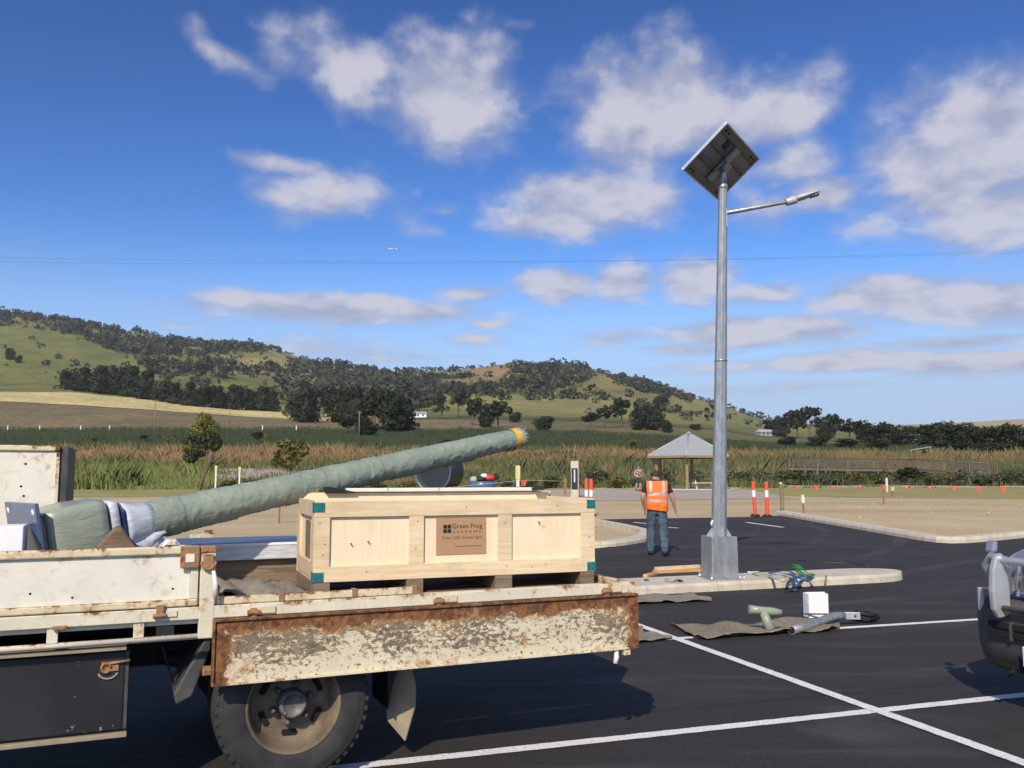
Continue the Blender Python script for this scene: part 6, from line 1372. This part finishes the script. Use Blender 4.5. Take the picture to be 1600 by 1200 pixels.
    g = gthing('packaging_scrap', 'small crumpled blue-white packaging on the island left of the lamp base', 'packaging', 1052, 909, T); m = MB(); rr = random.Random(2)
    m.grid([[Vector((x * .035 - .12, y * .03 - .05, .02 + rr.uniform(-.015, .03))) for x in range(8)] for y in range(4)]); m.build('film', MT['clear_film'], g); MB().box((.1, .0, .02), (.06, .05, .035), 0, Matrix.Rotation(.4, 3, 'Z')).build('black_clip', MT['black'], g, .005)
    g = gthing('rubber_scrap', 'small dark scrap on the left end of the island', 'scrap', 1010, 908, T); MB().tube([(-.03, .01, .015), (.0, 0, .02), (.035, -.01, .012)], [.01, .014, .008], 8).build('scrap', MT['guard'], g)
    g = gthing('white_scrap', 'small white scrap on the asphalt behind the worker', 'scrap', 998, 862); MB().add([(-.06, -.03, .01), (.05, -.04, .02), (.07, .03, .012), (-.03, .04, .025)], [(0, 1, 2, 3), (3, 2, 1, 0)][:1]).build('paper', MT['white'], g)
    # straps
    def strap(name, label, pts, mat, wd=.035, z0=T):
        o = atz(*pts[0][:2], z0); e = empty(name, o); tag(e, label, 'strap'); P = [atz(a, b, z0 + zz + .008) - o for a, b, zz in pts]; Q = []
        for i in range(len(P) - 1):
            p0, p1, p2, p3 = P[max(i - 1, 0)], P[i], P[i + 1], P[min(i + 2, len(P) - 1)]
            for k in range(6):
                t = k / 6; Q.append(.5 * ((2 * p1) + (p2 - p0) * t + (2 * p0 - 5 * p1 + 4 * p2 - p3) * t * t + (3 * p1 - p0 - 3 * p2 + p3) * t ** 3))
        Q.append(P[-1]); m = MB(); A = []; 
        for i, q_ in enumerate(Q):
            t = (Q[min(i + 1, len(Q) - 1)] - Q[max(i - 1, 0)]).normalized(); n = Vector((-t.y, t.x, .5 * math.sin(i * .5))).normalized() * wd / 2; A.append([q_ - n, q_ + n])
        m.grid(A); s = m.build('webbing', MT[mat], e); s.modifiers.new('t', 'SOLIDIFY').thickness = .004; return e
    strap('ratchet_strap', 'green webbing strap heaped on the island right of the lamp', [(1226, 892, .0), (1234, 883, .10), (1242, 882, .14), (1252, 888, .10), (1262, 895, .05), (1270, 899, .02), (1258, 897, .06), (1246, 889, .12), (1238, 887, .12), (1250, 894, .06), (1268, 901, .01)], 'strap_green', .07)
    e = strap('ratchet_strap', 'blue webbing strap hanging over the near island edge', [(1200, 896, .02), (1215, 893, .04), (1226, 896, .03), (1238, 898, .06), (1243, 905, .02), (1236, 913, .0), (1228, 919, -.06), (1232, 921, -.08)], 'strap_blue', .05)
    strap('ratchet_strap', 'blue strap loop spread on the island under the green strap', [(1243, 902, .05), (1256, 900, .03), (1270, 902, .02), (1266, 905, .01), (1250, 904, .02), (1240, 901, .03)], 'strap_blue', .045)
    strap('ratchet_strap', 'short blue strap end dropped beside the hanging one', [(1240, 898, .05), (1244, 908, .02), (1250, 915, -.02), (1247, 920, -.08), (1240, 922, -.09)], 'strap_blue', .05)
    strap('ratchet_strap', 'pale webbing strap trailing left of the green strap', [(1172, 894, .01), (1186, 897, .02), (1200, 899, .02), (1212, 905, .02), (1226, 909, .01), (1232, 901, .04), (1244, 897, .05)], 'strap_pale', .04)
    g = gthing('strap_ratchet', 'metal strap ratchet on the island right of the lamp base', 'ratchet', 1173, 897, T); MB().bb(-.05, .05, -.03, .03, 0, .04).build('ratchet_body', MT['alu'], g, .008); MB().tube([(.05, 0, .03), (.13, .02, .035)], .012, 8).build('handle', MT['strap_pale'], g)
    g = gthing('timber_stick', 'thin brown stick leaning on the near edge of the island', 'stick', 1289, 917, .012); k = g.location.y / FPX; MB().tube([(0, -.01, 0), (.035, .03, 17 * k)], .016, 6).build('stick', MT['pine_old'], g)
    g = gthing('bolt_set', 'small pale bolts on the island at the right corner of the lamp base', 'bolts', 1158, 903, T)
    for x, y in ((0, 0), (.05, .03), (-.03, .05)): MB().lathe([(.018, 0), (.018, .02), (.009, .021), (.009, .06), (0, .06)], 6, M=Matrix.Translation((x, y, 0))).build('bolt', MT['alu'], g)
    # hose on the asphalt behind the island
    pts = [(1180, 868), (1210, 871), (1250, 877), (1290, 879), (1330, 880), (1352, 884), (1356, 889), (1345, 892), (1325, 893)]
    P = [atz(a, b, .03) for a, b in pts]; o = P[0].copy(); h = empty('black_hose', o); tag(h, 'thin black hose curling on the asphalt behind the island', 'hose'); Q = []
    for i in range(len(P) - 1):
        for k in range(4): Q.append(P[i].lerp(P[i + 1], k / 4) - o)
    MB().tube(Q + [P[-1] - o], .018, 8).build('hose', MT['black'], h)
ground_bits()

# ------------------------------------------------------------------ people
def person(name, label, base, H, rz, pose, mats, vest=None, shorts=False):
    """skinned figure; local -y is the way it faces. pose: dict of joints in head-heights-free metres for a 1.75 m figure"""
    J = dict(pelvis=(0, 0, .95), belly=(0, -.01, 1.08), chest=(0, .0, 1.28), neck=(0, .01, 1.47), headb=(0, -.005, 1.55), headt=(0, -.01, 1.69),
             shL=(.19, .0, 1.41), shR=(-.19, .0, 1.41), hipL=(.095, 0, .90), hipR=(-.095, 0, .90)); J.update(pose)
    RAD = dict(pelvis=(.185, .14), belly=(.20, .15), chest=(.205, .14), neck=(.06, .062), headb=(.074, .085), headt=(.07, .082), shL=(.075, .07), shR=(.075, .07), hipL=(.12, .115), hipR=(.12, .115),
               elL=(.05, .05), elR=(.05, .05), wrL=(.036, .03), wrR=(.036, .03), haL=(.042, .022), haR=(.042, .022), knL=(.093, .092), knR=(.093, .092), anL=(.078, .08), anR=(.078, .08), heL=(.05, .05), heR=(.05, .05), toL=(.045, .035), toR=(.045, .035))
    E = [('pelvis', 'belly'), ('belly', 'chest'), ('chest', 'neck'), ('neck', 'headb'), ('headb', 'headt'), ('chest', 'shL'), ('chest', 'shR'), ('shL', 'elL'), ('elL', 'wrL'), ('wrL', 'haL'), ('shR', 'elR'), ('elR', 'wrR'), ('wrR', 'haR'), ('pelvis', 'hipL'), ('pelvis', 'hipR'), ('hipL', 'knL'), ('knL', 'anL'), ('anL', 'heL'), ('heL', 'toL'), ('hipR', 'knR'), ('knR', 'anR'), ('anR', 'heR'), ('heR', 'toR')]
    keys = list(J); me = bpy.data.meshes.new('t'); me.from_pydata([J[k] for k in keys], [(keys.index(a), keys.index(b)) for a, b in E], [])
    o = bpy.data.objects.new('t', me); COL.objects.link(o); o.modifiers.new('skin', 'SKIN'); ss = o.modifiers.new('sub', 'SUBSURF'); ss.levels = 3; ss.render_levels = 3
    for i, k in enumerate(keys): me.skin_vertices[0].data[i].radius = RAD[k]; me.skin_vertices[0].data[i].use_root = (k == 'pelvis')
    dg = bpy.context.evaluated_depsgraph_get(); ev = bpy.data.meshes.new_from_object(o.evaluated_get(dg)); bpy.data.objects.remove(o)
    bm = bmesh.new(); bm.from_mesh(ev)
    # fingers and thumb, bent, and the nose and ears
    def ftube(pts, rs):
        rings = []; pts = [Vector(q) for q in pts]
        for i, q in enumerate(pts):
            t = (pts[min(i + 1, len(pts) - 1)] - pts[max(i - 1, 0)]).normalized(); a = t.orthogonal().normalized(); b = t.cross(a); rings.append([bm.verts.new(q + (a * math.cos(w) + b * math.sin(w)) * rs[i]) for w in [k * math.pi / 3 for k in range(6)]])
        for i in range(len(rings) - 1):
            for k in range(6): bm.faces.new([rings[i][k], rings[i][(k + 1) % 6], rings[i + 1][(k + 1) % 6], rings[i + 1][k]])
        bm.faces.new(rings[-1]); bm.faces.new(list(reversed(rings[0])))
    for s, sg in (('L', 1), ('R', -1)):
        w = Vector(J['wr' + s]); h = Vector(J['ha' + s]); d = (h - w).normalized(); side = Vector((0, 1, 0)) - d * d.y; side.normalize(); pal = d.cross(side) * sg
        for i, ln in enumerate((.062, .075, .078, .07)[::-1]):
            b = h + side * (.027 - .018 * i) + d * .015; ftube([b, b + d * ln * .5 + pal * .008, b + d * ln * .85 + pal * .03], [.0095, .009, .007])
        b = w.lerp(h, .35) - side * .03; ftube([b, b + d * .035 - side * .022 + pal * .01, b + d * .065 - side * .022 + pal * .022], [.011, .010, .008])
    hc = (Vector(J['headb']) + Vector(J['headt'])) / 2
    ftube([hc + Vector((0, -.07, .02)), hc + Vector((0, -.098, -.012)), hc + Vector((0, -.085, -.03))], [.010, .015, .012])
    for s in (1, -1): ftube([hc + Vector((s * .066, .0, .025)), hc + Vector((s * .083, .012, .012)), hc + Vector((s * .07, .004, -.03))], [.012, .014, .009])
    body = bpy.data.meshes.new('body'); 
    zhip = .93; zneck = 1.475
    for f in bm.faces:
        c = f.calc_center_median(); f.smooth = True; arm = False; mi = 0
        for s in ('L', 'R'):
            el, wr, sh = Vector(J['el' + s]), Vector(J['wr' + s]), Vector(J['sh' + s])
            def dseg(p, a, b): t = max(0, min(1, (p - a).dot(b - a) / (b - a).length_squared)); return (p - a.lerp(b, t)).length
            if min(dseg(c, sh, el), dseg(c, el, wr), dseg(c, wr, Vector(J['ha' + s]))) < .075 and abs(c.x) > .16: arm = True; lower = (c - sh).dot((el - sh).normalized()) > (el - sh).length * .72 or dseg(c, el, wr) < dseg(c, sh, el) - .005
        if arm: mi = 0 if lower else 1
        elif c.z > zneck: mi = 0
        elif c.z > zhip: mi = 1
        elif c.z > .105: mi = 2 if (not shorts or c.z > .52) else 0
        else: mi = 3
        f.material_index = mi
    # cloth folds
    bm.normal_update()
    for v in bm.verts:
        if v.co.z < 1.46 and v.link_faces and all(f.material_index in (1, 2) for f in v.link_faces):
            q = v.co; v.co = q + v.normal * (.020 * (float(vnoise(q.x * 9 + q.y * 7, q.z * 26 + 3)) - .45) + .012 * (float(vnoise(q.x * 25, q.z * 11 + q.y * 20)) - .5))
    bm.to_mesh(body); 
    for k in mats: body.materials.append(MT[k])
    r = empty(name, base, rz); tag(r, label, 'person'); r.scale = (H / 1.75,) * 3; ob = obj_of('body', body, r)
    def shell(nm, test, off, mat, thick=None):
        b2 = bmesh.new(); b2.from_mesh(body); b2.normal_update(); kill = [f for f in b2.faces if not test(f.calc_center_median(), f.material_index)]
        mv = {v.index: v.normal.copy() for v in b2.verts}
        for v in b2.verts: v.co = v.co + mv[v.index] * (off(v.co) if callable(off) else off)
        bmesh.ops.delete(b2, geom=kill, context='FACES')
        me2 = bpy.data.meshes.new(nm); b2.to_mesh(me2); b2.free(); me2.materials.append(MT[mat]); q = obj_of(nm, me2, r); q.modifiers.new('t', 'SOLIDIFY').thickness = -.004; return q
    shell('hair', lambda c, m: m == 0 and c.z > 1.53 and (c.z > hc.z + .04 or (c.y > hc.y - .012 and c.z > hc.z - .055)) and abs(c.x) < .1, .010, 'hair')
    if vest:
        bv = bmesh.new(); bv.from_mesh(body); bv.normal_update()
        for q in bv.verts: q.co += q.normal * (.016 + .014 * max(0, 1.15 - q.co.z))
        def cut(co, no): bmesh.ops.bisect_plane(bv, geom=bv.verts[:] + bv.edges[:] + bv.faces[:], plane_co=co, plane_no=no)
        hem = Vector((-.10, 0, 1)).normalized()
        cut((0, 0, .875), hem)
        for z in (1.045, 1.095, 1.165, 1.215, 1.455): cut((0, 0, z), (0, 0, 1))
        for x in (.10, .155, .205): cut((x, 0, 0), (1, 0, 0)); cut((-x, 0, 0), (1, 0, 0))
        bmesh.ops.delete(bv, geom=[f for f in bv.faces if not (abs(f.calc_center_median().x) < .205 and f.calc_center_median().z < 1.455 and (f.calc_center_median() - Vector((0, 0, .875))).dot(hem) > 0)], context='FACES')
        vm = bpy.data.meshes.new('hi_vis_vest'); bv.to_mesh(vm); vm.materials.append(MT['vest']); v = obj_of('hi_vis_vest', vm, r); v.modifiers.new('t', 'SOLIDIFY').thickness = -.004
        band = lambda c: 1.045 < c.z < 1.095 or 1.165 < c.z < 1.215 or (c.z > 1.215 and .10 < abs(c.x) < .155)
        bmesh.ops.delete(bv, geom=[f for f in bv.faces if not band(f.calc_center_median())], context='FACES'); bv.normal_update()
        for q in bv.verts: q.co += q.normal * .007
        tm = bpy.data.meshes.new('reflective_tape'); bv.to_mesh(tm); bv.free(); tm.materials.append(MT['reflect']); t = obj_of('reflective_tape', tm, v)
    bm.free(); 
    # eyes and mouth
    m = MB(); 
    for s in (1, -1): m.lathe([(0, -.004), (.009, 0)], 8, M=Matrix.Translation(hc + Vector((s * .03, -.078, .012))), axis='y')
    m.build('eyes', MT['black'], r); m = MB(); m.box(hc + Vector((0, -.079, -.05)), (.045, .006, .008)); m.build('mouth', MT['red'], r)
    return r
b = gnd(1028, 869, .012)
person('person', 'worker in an orange hi-vis vest, black shirt and jeans walking away on the asphalt', b, 1.74, rad(176) , dict(
    pelvis=(0, .0, .93), belly=(0, -.01, 1.07), chest=(.0, -.035, 1.27), neck=(0, -.06, 1.455), headb=(.005, -.085, 1.53), headt=(.01, -.10, 1.665), shL=(.20, -.03, 1.39), shR=(-.205, -.03, 1.40),
    elL=(.285, .04, 1.14), wrL=(.245, -.07, .93), haL=(.225, -.10, .87), elR=(-.295, -.01, 1.14), wrR=(-.36, -.08, .91), haR=(-.375, -.10, .83),
    hipL=(.10, 0, .88), hipR=(-.10, 0, .88), knL=(.12, -.09, .50), anL=(.13, -.06, .10), heL=(.13, -.03, .05), toL=(.155, -.21, .04), knR=(-.115, .01, .49), anR=(-.125, .13, .105), heR=(-.125, .16, .055), toR=(-.15, -.02, .035)),
    ['skin', 'shirt_black', 'jeans', 'boot'], True)
b = gnd(998, 767.5, .014)
person('person', 'person in a maroon patterned top and shorts near the shelter', b, 1.72, rad(20), dict(
    elL=(.27, .02, 1.15), wrL=(.22, -.16, 1.08), haL=(.20, -.22, 1.07), elR=(-.28, .03, 1.15), wrR=(-.27, -.10, .98), haR=(-.26, -.14, .92),
    knL=(.11, -.06, .50), anL=(.11, .04, .10), heL=(.11, .07, .05), toL=(.125, -.12, .04), knR=(-.11, .05, .50), anR=(-.11, .18, .13), heR=(-.11, .21, .08), toR=(-.125, .05, .035)),
    ['skin', 'shirt_red', 'short_dark', 'boot'], None, True)

# ------------------------------------------------------------------ the air
def haze():
    m = NT('air'); m.t.nodes.remove(m.b); v = m.n('ShaderNodeVolumePrincipled'); v.inputs['Color'].default_value = (.82, .88, 1.0, 1); v.inputs['Density'].default_value = .00008; v.inputs['Anisotropy'].default_value = 0.0; m.l(v.outputs[0], m.out.inputs['Volume'])
    o = MB().bb(-9500, 9500, -400, 4300, -1.5, 420).build('haze', m.m); tag(o, 'thin blue air softening the far hills', 'haze', kind='stuff')
haze()
